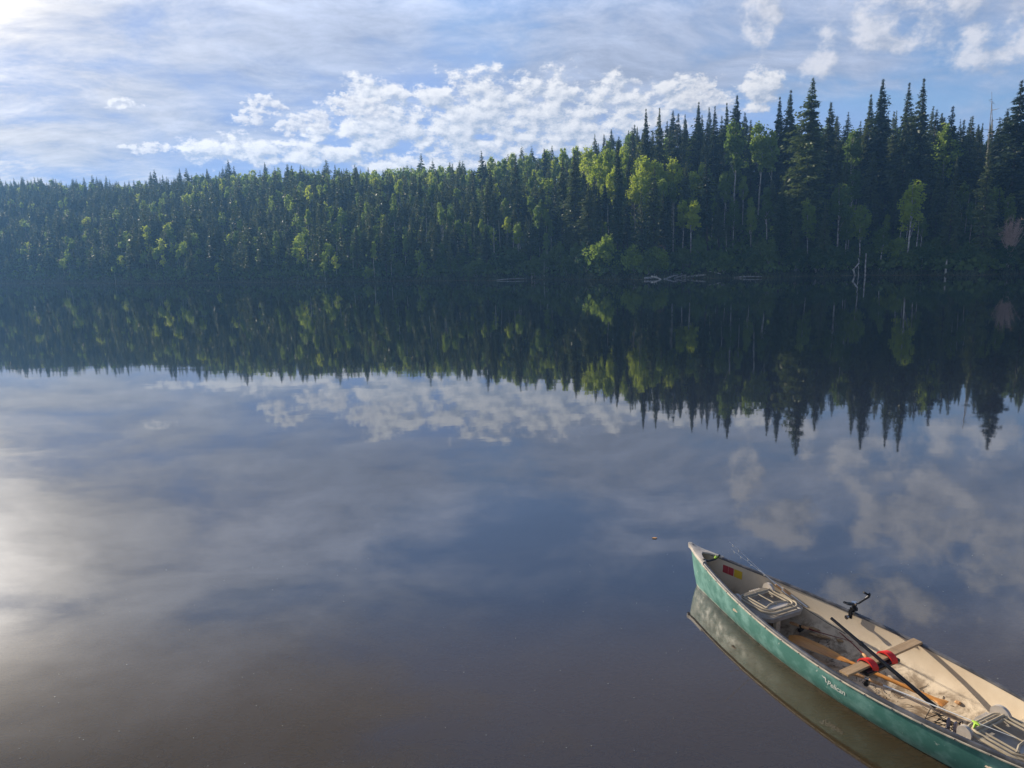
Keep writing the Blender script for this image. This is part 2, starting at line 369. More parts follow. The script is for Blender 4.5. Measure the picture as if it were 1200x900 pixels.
def cards(P, U, V_):
    """pointed sprays: base P, axis U (full), half width V_"""
    n = len(P); A = np.empty((n, 4, 3), np.float32)
    A[:, 0] = P; A[:, 1] = P+U*.45+V_; A[:, 2] = P+U; A[:, 3] = P+U*.45-V_
    return A.reshape(-1, 3), np.arange(n*4, dtype=np.int32).reshape(-1, 4)
def unit(a): return a/np.maximum(np.linalg.norm(a, axis=-1, keepdims=True), 1e-6)
def spruce_crown(seed, H, Rr, z0, nwh, nb, K, leaf, p=.75, top_bias=1.0, gaps=.25):
    g = np.random.default_rng(seed)
    zs = z0+(1-z0)*((np.arange(nwh)+g.random(nwh)*.9)/nwh)**.92
    slow = np.interp(zs, np.linspace(0, 1, 9), g.uniform(1-gaps, 1+gaps*.5, 9))
    tw = np.clip((1-zs)/.34, 0, 1); slow = 1+(slow-1)*tw; rw = Rr*((1-zs)**(p-.25))*tw**.9*slow*g.uniform(.62, 1.18, nwh)+.01*Rr
    rw *= np.clip((zs-z0)/.10+.45, .3, 1)
    z = np.repeat(zs, nb)+g.normal(0, .015, nwh*nb)*(1-.7*np.repeat(zs, nb)); r = np.repeat(rw, nb)*g.uniform(.35, 1.2, nwh*nb)
    a = g.random(nwh*nb)*2*np.pi
    r = r*(1+.38*np.sin(a+g.uniform(0, 6)+z*g.uniform(4, 11)))*(1+.18*np.sin(2*a+z*17))
    s = np.linspace(.12, 1, K)[None, :]*np.ones((len(z), 1))+g.normal(0, .05, (len(z), K))
    dirx, diry = np.cos(a)[:, None], np.sin(a)[:, None]
    rr = r[:, None]*s
    droop = (-.05+.55*(1-z))[:, None]*rr*(1.15-.55*s)
    px = dirx*rr; py = diry*rr; pz = z[:, None]*H-droop
    P = np.stack([px, py, pz], -1).reshape(-1, 3)+g.normal(0, leaf*.10, (len(z)*K, 3))
    out = np.stack([np.repeat(dirx, K, 1), np.repeat(diry, K, 1), np.zeros((len(z), K))], -1).reshape(-1, 3)
    side = np.stack([-out[:, 1], out[:, 0], out[:, 2]], -1)
    U = unit(out*g.uniform(.4, 1, (len(P), 1))+side*g.normal(0, .75, (len(P), 1))+np.array([0, 0, 1])*g.normal(-.28, .22, (len(P), 1)))
    V_ = unit(np.cross(U, g.normal(0, 1, (len(P), 3))+np.array([0, 0, .8])))
    L = leaf*g.uniform(.6, 1.25, (len(P), 1))*np.minimum(1, .16+1.5*np.repeat(np.repeat(rw, nb), K)[:, None]/Rr)
    return cards(P, U*L, V_*L*.24)
def spruce_trunk(H, z0, seed, base_r):
    b = MB(); g = random.Random(seed)
    b.tube([(0, 0, -1.0), (0, 0, H*.3), (g.uniform(-.1, .1), 0, H*.6), (0, 0, H*.99)], [base_r*1.15, base_r*.8, base_r*.45, .015], 7)
    for i in range(14):
        z = H*(z0*.25+g.random()*(z0+.12)); a = g.random()*6.28; L = g.uniform(.4, 1.2)
        b.tube([(0, 0, z), (math.cos(a)*L, math.sin(a)*L, z-L*.3)], [.03, .008], 4)
    return b
def leafy_crown(seed, H, Rr, z0, nbl, K, leaf, blob=.34, squash=1.25):
    g = np.random.default_rng(seed)
    cz = H*(z0+1)/2; hz = H*(1-z0)/2
    d = unit(g.normal(0, 1, (nbl, 3)))*g.uniform(.30, .92, (nbl, 1))
    C = d*np.array([Rr, Rr, hz])
    taper = np.clip(1-.38*(C[:, 2:3]/hz), .5, 1.4); C[:, :2] *= taper; C[:, 2] += cz
    br = Rr*blob*g.uniform(.6, 1.35, (nbl, 1))
    P = (C[:, None, :]+unit(g.normal(0, 1, (nbl, K, 3)))*g.uniform(.25, 1.05, (nbl, K, 1))*br[:, None, :]*np.array([1, 1, squash])).reshape(-1, 3)
    U = unit(g.normal(0, 1, P.shape)+np.array([0, 0, -.5])); V_ = unit(np.cross(U, g.normal(0, 1, P.shape)))
    L = leaf*g.uniform(.55, 1.3, (len(P), 1))
    v, f = cards(P, U*L, V_*L*.42)
    return v, f, C
def leafy_trunk(H, z0, C, seed, base_r, forks=9):
    b = MB(); g = random.Random(seed)
    x1, y1 = g.uniform(-.25, .25), g.uniform(-.25, .25)
    b.tube([(0, 0, -1), (x1*.4, y1*.4, H*.3), (x1, y1, H*.6), (x1*.6, y1*.5, H*.93)], [base_r*1.1, base_r*.85, base_r*.55, base_r*.12], 7)
    for k in range(min(forks, len(C))):
        c = C[k]; zb = max(H*z0*.8, c[2]-H*.16)
        b.tube([(x1*.7, y1*.7, zb), ((x1+c[0])*.5, (y1+c[1])*.5, (zb+c[2])*.5+.1), tuple(c)], [base_r*.34, base_r*.22, .012], 4)
    return b
PROTO = {}
def proto(key, crown_vf, trunk_mb, mleaf, mbark):
    v, f = crown_vf; me = mesh_np('crown', v, f); me.materials.append(mleaf)
    tm = None
    if trunk_mb is not None:
        tm = bpy.data.meshes.new('trunk'); tm.from_pydata(trunk_mb.v, [], trunk_mb.f); tm.update(); tm.materials.append(mbark)
        tm.polygons.foreach_set('use_smooth', np.ones(len(tm.polygons), bool))
    PROTO[key] = (me, tm)
# all prototypes are 10 m tall and scaled
for i in range(6):
    z0 = [.06, .12, .22, .05, .30, .10][i]; Rr = [1.4, 1.0, 1.2, 1.65, .85, 1.25][i]
    c = spruce_crown(100+i, 10, Rr, z0, 40, 10, 7, .40, p=[.80, .65, .7, .85, .6, .75][i], gaps=[.2, .3, .4, .15, .5, .35][i])
    proto(('spruce', i), c, spruce_trunk(10, z0, i, .13), M_SPR, M_BARK)
# detailed spruces for the tall ones near the water (drawn large)
for i in range(5):
    z0 = [.03, .10, .16, .05, .04][i]; Rr = [1.15, 1.05, 1.1, 1.35, 1.25][i]
    c = spruce_crown(200+i, 10, Rr, z0, 56, 12, 12, .28, p=[.52, .62, .62, .74, .6][i], gaps=[.25, .35, .5, .3, .45][i])
    proto(('tall', i), c, spruce_trunk(10, z0, 20+i, .10), M_SPR, M_BARK)
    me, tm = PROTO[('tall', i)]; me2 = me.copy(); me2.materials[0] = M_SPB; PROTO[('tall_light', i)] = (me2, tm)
for i in range(5):
    z0 = [.38, .50, .32, .56, .44][i]
    v, f, C = leafy_crown(300+i, 10, [1.35, 1.15, 1.5, 1.05, 1.25][i], z0, 46, 52, .24, blob=.30, squash=1.4)
    proto(('birch', i), (v, f), leafy_trunk(10, z0, C, i, .085), M_LEAF, M_WHITE)
    me, tm = PROTO[('birch', i)]; me2 = me.copy(); me2.materials[0] = M_LEAFB; PROTO[('aspen', i)] = (me2, tm)
for i in range(5):
    v, f, C = leafy_crown(400+i, 10, [4.6, 3.8, 5.4, 4.2, 3.4][i], .02, 52, 48, .75, blob=.30, squash=1.1)
    b = MB(); g = random.Random(i)
    for k in range(12):
        c = C[k]; b.tube([(g.uniform(-.4, .4), g.uniform(-.4, .4), -.5), (c[0]*.5, c[1]*.5, c[2]*.5), tuple(c)], [.16, .10, .03], 4)
    proto(('bush', i), (v, f), b, M_BUSH, M_GREY)
    me, tm = PROTO[('bush', i)]; me2 = me.copy(); me2.materials[0] = M_LEAF; PROTO[('bush_light', i)] = (me2, tm)
def snag_mb(seed, stubs=10, r=.11, bend=.35):
    g = random.Random(seed); b = MB()
    x, y = g.uniform(-bend, bend), g.uniform(-bend, bend)
    b.tube([(0, 0, -1), (x*.3, y*.3, 3), (x, y, 6.5), (x*1.3, y*1.2, 10)], [r*1.1, r*.9, r*.6, r*.16], 6)
    for k in range(stubs):
        z = g.uniform(3.5, 9.6); a = g.random()*6.28; L = g.uniform(.25, .8)
        b.tube([(x*z/8, y*z/8, z), (x*z/8+math.cos(a)*L, y*z/8+math.sin(a)*L, z+g.uniform(-.15, .3))], [.03, .008], 4)
    return b
for i in range(4):
    for nm, mm in (('snag', M_GREY), ('stem', M_WHITE)):
        b = snag_mb(500+i, 12 if nm == 'snag' else 5); me = bpy.data.meshes.new(nm); me.from_pydata(b.v, [], b.f); me.update(); me.materials.append(mm); PROTO[(nm, i)] = (me, None)

NAMES = {'spruce': 'spruce_tree', 'tall': 'spruce_tree', 'tall_light': 'spruce_tree', 'birch': 'birch_tree', 'aspen': 'aspen_tree', 'bush': 'willow_bush', 'bush_light': 'willow_bush', 'snag': 'dead_tree', 'stem': 'bare_birch'}
CATS = {'spruce': 'spruce', 'tall': 'spruce', 'tall_light': 'spruce', 'birch': 'birch', 'aspen': 'aspen', 'bush': 'bush', 'bush_light': 'bush', 'snag': 'dead tree', 'stem': 'bare birch'}
def put(key, x, y, z, h, label, group=None, wide=1.0, rz=None, lean=(0, 0)):
    me, tm = PROTO[key]; nm = NAMES[key[0]]; rz = random.random()*6.28 if rz is None else rz
    if tm is None:
        o = link(nm, me); o.location = (x, y, z)
    else:
        o = empty(nm, (x, y, z)); link('crown', me, None, o); link('trunk', tm, None, o)
    o.rotation_euler = (lean[0], lean[1], rz); s = h/10; o.scale = (s*wide, s*wide, s)
    tag(o, label, CATS[key[0]], group); return o

taken = []
def hero(kind, i, px, py, u, label, wide=1.0, group=None, lean=(0, 0), hmax=40):
    x, y, z = place(px, u)
    # correct for the slight tilt of the frame: find the column that puts the tip at px
    for _ in range(3):
        h = top_height(x, y, z, py)
        P = np.array([x, y, z+h])-_o; got = 600+F_PX*(P@_rt)/(P@_fw)
        th = math.atan2(x, y); xs = 600+F_PX*math.tan(th)+(px-got); x, y, z = place(xs, u)
    h = top_height(x, y, z, py)
    taken.append((x, y, 2.2 if kind not in ('bush', 'bush_light') else 1.6))
    return put((kind, i), x, y, z, max(2.0, min(hmax, h)), label, group, wide*(1.28 if kind in ('tall', 'spruce') else 1.0), lean=lean)

# --- trees one can tell apart (picture column, picture row of the tip, metres behind the shore)
hero('tall_light', 0, 953, 92, 5, 'tallest dark spruce rising from the water edge above all its neighbours', 1.18)
hero('tall_light', 2, 917, 218, 1.5, 'small sunlit spruce at the water edge left of the tallest spruce', 1.5)
hero('tall', 1, 927, 105, 26, 'slim spruce whose tip shows just left of the tallest spruce', .9)
hero('tall', 1, 914, 113, 30, 'slimmer spruce second to the left of the tallest spruce', .8)
hero('tall', 2, 974, 119, 24, 'spruce just right of the tallest spruce and clearly shorter', .9)
hero('tall', 2, 1035, 92, 22, 'thin spruce with a tufted open top right of the tallest spruce', .85)
hero('tall', 1, 1021, 110, 24, 'slender spruce tucked left of the tufted open topped spruce', .8)
hero('tall', 3, 1066, 96, 18, 'left one of the pair of broad dark spruces on the right slope', .8)
hero('tall', 3, 1083, 91, 16, 'right one of the pair of broad dark spruces on the right slope', .85)
hero('tall', 4, 1198, 94, 8, 'broad dark spruce cut by the right edge of the picture', 1.0)
hero('tall_light', 2, 724, 165, 5, 'grey green narrow spruce standing at the shore beside the bright bush', .75)
hero('tall', 4, 673, 178, 9, 'ragged olive spruce with lumpy sides left of the bright aspens', 1.0)
hero('tall', 4, 690, 214, 6, 'shorter lumpy spruce in front of the ragged olive spruce', 1.15)
hero('spruce', 3, 697, 157, 78, 'lone spiky spruce standing on the skyline above the bright aspens', .9)
hero('tall', 1, 757, 127, 30, 'thin spruce, first of the tall skyline row above the aspens', .7)
hero('tall', 3, 773, 126, 32, 'wide based spruce, second of the tall skyline row above the aspens', .75)
hero('tall', 1, 819, 119, 33, 'spruce with full top in the middle of the tall skyline row', .8)
hero('tall', 2, 804, 140, 34, 'short spruce between the two tallest of the skyline row', .8)
hero('tall', 3, 838, 124, 31, 'broad spruce right of the middle of the tall skyline row', .75)
hero('tall', 1, 852, 120, 33, 'narrow spruce leaning on the last tall one of the skyline row', .7)
hero('tall', 2, 864, 111, 30, 'last and tallest spruce of the skyline row before the gap of sky', .85)
hero('tall_light', 2, 991, 212, 12, 'small pale spruce with thin top right of the tallest spruce', .8)
hero('tall_light', 1, 1021, 231, 9, 'tiny sunlit spruce tip below the tufted open topped spruce', .8)
for px, py in ((1098, 128), (1107, 137), (1117, 124), (1130, 140), (1140, 135), (1172, 138), (1181, 127), (1190, 150), (1048, 130), (1008, 150)):
    hero('spruce', random.randrange(6), px, py, random.uniform(22, 34), 'dark spruce tip in the skyline row at the right end of the hill', .9, 'spruces of the right skyline')
for px, py in ((785, 147), (795, 132), (829, 140), (846, 135), (880, 140), (788, 160), (741, 150), (749, 158), (765, 152)):
    hero('spruce', random.randrange(6), px, py, random.uniform(32, 44), 'plain dark spruce filling the tall skyline row above the aspens', .85, 'spruces of the middle skyline')
hero('tall_light', 4, 482, 257, 3, 'pale tiered spruce at the shore below the middle of the hill', 1.0)
hero('spruce', 3, 113, 207, 165, 'lone round topped spruce on the left skyline', 1.1)
hero('spruce', 0, 176, 201, 150, 'full tipped spruce on the left skyline, left of the taller pair', 1.1)
hero('spruce', 3, 267, 187, 140, 'highest spruce tip of the left skyline', 1.2)
hero('spruce', 0, 210, 197, 145, 'spruce tip on the left skyline between its full and highest neighbours', 1.0)
hero('spruce', 1, 310, 190, 135, 'thin spruce tip on the skyline right of the highest left one', 1.0)
hero('tall_light', 0, 204, 258, 55, 'pale olive spruce on the left hillside catching the sun', 1.5)
hero('tall_light', 2, 112, 282, 30, 'pale leaning spruce low on the left hillside', 1.0)
# broadleaved
hero('bush_light', 0, 710, 273, 1.2, 'bright green round bush at the shore under the aspens', .62)
hero('aspen', 2, 1070, 206, 3, 'bright yellow green tree alone on the dark right slope', 1.15)
hero('bush_light', 1, 820, 271, 2.0, 'mid green bush at the shore above the fallen logs', .6)
asp = [(700, 176, 26), (712, 172, 30), (718, 190, 20), (706, 214, 17), (748, 182, 24), (757, 178, 20), (766, 186, 18), (745, 200, 16), (775, 190, 22), (754, 205, 14), (790, 181, 20), (735, 178, 34), (728, 168, 42), (778, 172, 34), (800, 188, 26), (690, 168, 45), (640, 174, 70), (620, 177, 78), (660, 172, 70), (600, 178, 82), (575, 181, 88), (675, 170, 60), (735, 166, 55), (810, 160, 34), (752, 165, 44)]
for k, (px, py, u) in enumerate(asp):
    hero('aspen', k % 5, px, py, u, 'yellow green aspen with pale trunk in the sunlit aspen stand', 1.05, 'aspens of the sunlit stand')
for px, py, u, L in ((862, 138, 22, 'yellow green birch rising in front of the last tall skyline spruce'), (892, 140, 24, 'pale green birch in the sky gap left of the tallest spruce'), (905, 150, 26, 'second pale green birch in the sky gap left of the tallest spruce'),
                     (1001, 148, 24, 'light green birch on the skyline right of the tallest spruce'), (1112, 138, 22, 'pale green birch among the right skyline spruces')):
    hero('birch', random.randrange(5), px, py, u, L, .95)
for px, py, u in ((622, 228, 22), (634, 232, 18), (640, 244, 14), (572, 206, 42), (570, 262, 6), (547, 258, 9), (460, 225, 38), (515, 236, 26), (528, 240, 22), (605, 235, 20), (645, 256, 8), (640, 272, 2.5), (606, 258, 9), (517, 242, 15), (482, 228, 40)):
    hero('birch', random.randrange(5), px, py, u, 'green birch with thin pale trunk scattered on the middle hillside', .95, 'birches of the middle hillside')
for px, py, u in ((180, 268, 60), (165, 272, 58), (353, 253, 34), (350, 262, 30), (140, 240, 100), (385, 258, 22), (40, 230, 130), (250, 300, 14)):
    hero('birch', random.randrange(5), px, py, u, 'small light green broadleaved tree on the left hillside', 1.2, 'birches of the left hillside')
for px, py, u in ((1140, 235, 9), (1150, 245, 7), (1100, 225, 14), (1120, 222, 16), (1160, 232, 14), (850, 200, 16), (835, 225, 12), (880, 230, 12), (872, 205, 18), (1040, 250, 8), (1180, 220, 16), (1130, 210, 20)):
    hero('birch', random.randrange(5), px, py, u, 'dull green birch with bare lower trunk on the dark right slope', .95, 'birches of the right slope')
# standing pale trunks
def stem(px, py, pyb, kind='stem', label=None, group=None, lean=(0, 0), wide=1.0, u=None):
    # foot at the ground seen at row pyb: search along the slope
    best = None
    for uu in ([u] if u is not None else np.arange(.5, 60, 1.0)):
        x, y, z = place(px, uu); P = np.array([x, y, z])-_o; row = 450-F_PX*(P@_up)/(P@_fw)
        if best is None or abs(row-pyb) < best[0]: best = (abs(row-pyb), x, y, z)
    _, x, y, z = best; h = top_height(x, y, z, py); taken.append((x, y, .8))
    return put((kind, random.randrange(4)), x, y, z, max(2, h), label, group, wide, lean=lean)
stem(1152, 106, 200, 'snag', 'tall leaning bare grey trunk sticking out of the right skyline', lean=(0, R(5)), wide=.8)
hero('snag', 1, 1164, 120, 20, 'thin crooked dead tree beside the tall leaning bare trunk', .8)
stem(789, 236, 300, 'stem', 'white forked birch trunk standing bright above the fallen logs', wide=1.5)
stem(800, 252, 290, 'stem', 'short white birch trunk right of the white forked one', wide=1.3)
for px, py, pb in ((757, 225, 262), (715, 240, 285), (729, 222, 270), (770, 215, 260), (741, 228, 262), (850, 205, 240), (856, 180, 222), (762, 222, 258), (776, 228, 255), (840, 268, 290), (851, 270, 300), (625, 300, 322), (640, 305, 322)):
    stem(px, py, pb, 'stem', 'pale bare trunk standing among the dark trees right of centre', 'pale trunks right of centre', wide=1.25, lean=(R(random.uniform(-3, 3)), R(random.uniform(-3, 3))))
for px, py, pb in ((552, 255, 300), (560, 262, 296), (577, 250, 290), (590, 258, 292), (605, 262, 300), (614, 258, 306), (540, 262, 300), (565, 268, 290), (600, 250, 285), (583, 262, 300), (524, 262, 305), (452, 268, 296), (487, 262, 300), (505, 250, 290)):
    stem(px, py, pb, 'stem', 'thin pale trunk standing on the middle hillside', 'pale trunks of the middle hillside', wide=1.1, lean=(R(random.uniform(-2, 2)), R(random.uniform(-3, 3))))
for px, py, pb in ((1035, 200, 228), (1109, 235, 275), (1117, 215, 262), (1124, 225, 280), (1136, 220, 270), (1102, 240, 270), (1158, 210, 250), (1163, 190, 225), (1174, 200, 235), (1190, 205, 235), (995, 170, 208), (975, 200, 245), (1048, 255, 300), (985, 250, 275), (1070, 250, 302), (1180, 195, 225), (900, 210, 250), (870, 190, 230), (915, 215, 245)):
    stem(px, py, pb, 'stem', 'pale thin trunk standing on the dark right slope', 'pale trunks of the right slope', wide=1.1, lean=(R(random.uniform(-4, 4)), R(random.uniform(-5, 5))))

# --- shore bushes
def zone(xs0):
    return ['at the far left end', 'left of centre on the hillside', 'in the middle of the hillside', 'around the bright aspen stand', 'behind the fallen logs', 'around the tallest spruce', 'below the pair of broad spruces', 'at the far right end'][int(np.searchsorted([200, 420, 620, 750, 890, 1010, 1120], xs0))]
random.seed(21)
def in_frame(x, y): 
    P = np.array([x, y, 3])-_o; return -40 < 600+F_PX*(P@_rt)/(P@_fw) < 1240
pxs = -20
while pxs < 1225:
    big = np.interp(pxs, [0, 400, 600, 700, 900, 1200], [2.2, 2.4, 4.5, 5.0, 4.0, 3.6])
    h = big*random.uniform(.6, 1.25); u = random.uniform(.6, 3.0) if pxs > 420 else random.uniform(2, 6)
    x, y, z = place(pxs, u)
    lt = random.random() < .2
    put(('bush_light' if lt else 'bush', random.randrange(5)), x, y, z-.2, h, f'{"light" if lt else "dark"} green low willow bush at the water edge, {zone(pxs)}', f'{"light" if lt else "dark"} willow bushes, {zone(pxs)}', random.uniform(.9, 1.3))
    pxs += random.uniform(8, 16)*np.interp(pxs, [0, 700], [.8, 1.1])

# --- the forest: scattered, the largest kept as trees of their own and the rest as one wood
random.seed(5); rg = np.random.default_rng(11)
cand = []
tk = np.array([(a, b, c) for a, b, c in taken])
def cell_scatter():
    pts = []
    for xs0 in np.arange(-60, 1270, 9.0):
        th0 = math.atan((xs0-600)/F_PX); rs0 = float(shore_r(np.array(th0))[0]); wd = float(np.interp(xs0, WX, WW))
        dth = 9.0/F_PX*math.cos(th0)**2
        u = 2.0
        while u < wd*1.25:
            r_ = rs0+u; wloc = r_*dth
            sp = np.interp(xs0, [0, 400, 700, 1200], [2.9, 2.8, 2.8, 3.1])*(1+u/wd*.15)
            n = wloc*sp/(sp*sp)
            if rg.random() < n:
                pts.append((th0+(rg.random()-.5)*dth, r_+rg.uniform(-.5, .5)*sp, xs0, u, wd))
            if n > 1 and rg.random() < n-1: pts.append((th0+(rg.random()-.5)*dth, r_+rg.uniform(-.5, .5)*sp, xs0, u, wd))
            u += sp
    return pts
for th, r_, xs0, u, wd in cell_scatter():
    x, y = r_*math.sin(th), r_*math.cos(th)
    if ((tk[:, 0]-x)**2+(tk[:, 1]-y)**2 < tk[:, 2]**2).any(): continue
    k = u/wd
    if xs0 > 690 and xs0 < 1220 and rg.random() < .25 and k < .5: continue
    cl_ = .5+.5*math.sin(x*.09+1.3)*math.sin(y*.07+x*.03)
    pd = np.interp(xs0, [0, 300, 600, 700, 830, 1000, 1200], [.10, .16, .28, .32, .22, .22, .25])*(.4+1.3*cl_)
    if k > .8 and 240 < xs0 < 700: pd += .38
    if k < .12: pd += .2
    dec = rg.random() < pd
    base = float(np.interp(xs0, HX, HH))
    if dec: h = base*rg.uniform(.5, 1.0)
    else: h = base*float(np.clip(rg.normal(.78, .24), .3, 1.35))
    if rg.random() < .06 and not dec: h *= 1.25
    # keep the sky gap left of the tallest spruce
    lim = rg.uniform(-6, 12)+np.interp(xs0, [600, 740, 790, 870, 885, 905, 930, 990, 1000, 1060, 1100, 1200], [170, 142, 136, 132, 158, 158, 130, 140, 150, 125, 140, 138])
    z = float(ground(x, y))
    h = min(h, max(3.0, top_height(x, y, z, lim-4))) if xs0 > 600 else h
    cand.append((h/r_, 'd' if dec else 's', x, y, z, h, xs0, k))
cand.sort(key=lambda c: -c[0])
def zone_label(kind, xs0, k):
    zk = 'low near the shore' if k < .3 else 'halfway up' if k < .7 else 'near the skyline'
    if kind == 's': return f'dark narrow spruce {zone(xs0)}, {zk}', f'forest spruces {zone(xs0)}, {zk}'
    return f'green broadleaved tree {zone(xs0)}, {zk}', f'forest birches {zone(xs0)}, {zk}'
cnt = {'s': 0, 'd': 0}; rest = {'s': [], 'd': []}
LIM = {'s': 255, 'd': 215}
for hr, kd, x, y, z, h, xs0, k in cand:
    if cnt[kd] < LIM[kd]:
        cnt[kd] += 1; lb, gp = zone_label(kd, xs0, k)
        key = ('spruce', int(rg.integers(6))) if kd == 's' else ('birch' if xs0 > 830 or rg.random() < .8 else 'aspen', int(rg.integers(5)))
        put(key, x, y, z, h, lb, gp, float(rg.uniform(.75, 1.5)), lean=(float(rg.normal(0, .025)), float(rg.normal(0, .025))))
    else: rest[kd].append((x, y, z, h))
def bake(name, protos, pts, mats, label):
    VV, FF, MI = [], [], []; off = 0
    for x, y, z, h in pts:
        v, f, mi = protos[int(rg.integers(len(protos)))]
        a = rg.random()*6.28; s = h/10; wd = s*rg.uniform(.85, 1.25)
        c, sn = math.cos(a)*wd, math.sin(a)*wd
        q = np.empty_like(v); q[:, 0] = v[:, 0]*c-v[:, 1]*sn+x; q[:, 1] = v[:, 0]*sn+v[:, 1]*c+y; q[:, 2] = v[:, 2]*s+z
        VV.append(q); FF.append(f+off); off += len(v); MI.append(np.where(mi >= 0, mi if True else 0, 0))
    me = mesh_np(name, np.concatenate(VV), np.concatenate(FF), mi=np.concatenate(MI))
    for m in mats: me.materials.append(m)
    tag(link(name, me), label, 'forest', kind='stuff')
def lod(vf, mi, r, hh):
    v, f = vf
    n = 4; tv = np.array([(math.cos(k*math.pi/2)*rr, math.sin(k*math.pi/2)*rr, zz) for rr, zz in ((r, -1), (r*.35, hh)) for k in range(n)], np.float32)
    tf = np.array([(k, (k+1) % n, n+(k+1) % n, n+k) for k in range(n)])+len(v)
    return np.concatenate([v, tv]), np.concatenate([f, tf]), np.concatenate([np.full(len(f), mi), np.full(n, 2)])
sl_ = [lod(spruce_crown(600+i, 10, [1.05, .9, 1.25, .8][i % 4], [.1, .2, .05, .15][i % 4], 30, 6, 3, .85, p=.7, gaps=.3), 0, .10, 9.5) for i in range(8)]
dl_ = []
for i in range(6):
    v, f, C = leafy_crown(700+i, 10, [1.6, 1.3, 1.9][i % 3], [.4, .5, .3][i % 3], 24, 14, .55)
    dl_.append(lod((v, f), 1 if i == 5 else 0, .09, 8))
bake('spruce_forest', sl_, rest['s'], [M_SPR, M_SPB, M_BARK], 'mass of dark spruces covering the far hillside behind the nearer trees')
bake('birch_forest', dl_, rest['d'], [M_LEAF, M_LEAFB, M_WHITE], 'mass of small green broadleaved trees mixed through the far hillside')
print('forest', cnt, len(rest['s']), len(rest['d']))

# undergrowth on the forest floor
def undergrowth():
    P = []
    for _ in range(9000):
        xs0 = rg.uniform(-60, 1260); wd = float(np.interp(xs0, WX, WW)); u = rg.random()**1.6*wd*.9+.5
        x, y, z = place(xs0, u); P.append((x, y, z))
    P = np.array(P); n = len(P); K = 7
    Q = np.repeat(P, K, 0)+np.concatenate([rg.normal(0, .7, (n*K, 2)), rg.uniform(.1, 1.3, (n*K, 1))], 1)
    U = unit(rg.normal(0, 1, Q.shape)+np.array([0, 0, .8])); V_ = unit(np.cross(U, rg.normal(0, 1, Q.shape))); L = rg.uniform(.4, 1.0, (len(Q), 1))
    v, f = cards(Q, U*L, V_*L*.4); me = mesh_np('undergrowth', v, f); me.materials.append(M_BUSH)
    tag(link('undergrowth', me), 'dense shrubby undergrowth between the trunks on the far slope', 'undergrowth', kind='stuff')
    # sedge along the water line
    xs0 = rg.uniform(-60, 1250, 16000); P = []
    for a in xs0:
        dens = np.interp(a, [0, 180, 300, 640, 700, 1200], [.5, 1, 1, .8, .35, .3])
        if rg.random() > dens: continue
        x, y, z = place(a, rg.uniform(-.7, 3.2 if a < 640 else 1.2)); P.append((x, y, max(z, -.05)))
    P = np.array(P); U = unit(rg.normal(0, .35, P.shape)+np.array([0, 0, 1])); V_ = unit(np.cross(U, rg.normal(0, 1, P.shape))); L = rg.uniform(.25, .8, (len(P), 1))
    v, f = cards(P, U*L, V_*.09); me = mesh_np('shore_grass', v, f); me.materials.append(M_GRASS)
    tag(link('shore_grass', me), 'pale sedge growing along the far water line', 'grass', kind='stuff')
undergrowth()

# dead pinkish bush on the right shore
def dead_bush():
    x, y, z = place(1178, 1.2); h = top_height(x, y, z, 254); o = empty('dead_bush', (x, y, z))
    tag(o, 'leafless pinkish brown bush glowing near the right edge of the far shore', 'bush')
    g = random.Random(3); b = MB(); tb = MB()
    tb.tube([(0, 0, -.5), (.1, 0, h*.35), (.15, 0, h*.6)], [.12, .08, .04], 6)
    for k in range(110):
        a = g.random()*6.28; L = h*g.uniform(.35, .62); e = g.uniform(1.02, 1.5); z0 = h*g.uniform(.15, .45)
        e1 = Vector((math.cos(a)*math.cos(e)*L, math.sin(a)*math.cos(e)*L, math.sin(e)*L+z0))
        b.tube([(.05, 0, z0), e1*.6+Vector((0, 0, z0*.4)), e1], [.04, .03, .012], 4)
        for q in range(9):
            s0 = Vector((.05, 0, z0)).lerp(e1, g.uniform(.4, 1)); d = Vector((g.gauss(0, 1), g.gauss(0, 1), g.gauss(.5, 1))).normalized()*g.uniform(.3, .8)
            b.tube([s0, s0+d], [.022, .006], 3)
    b.build('twigs', M_DEAD, o); tb.build('trunk', M_GREY, o)
dead_bush()

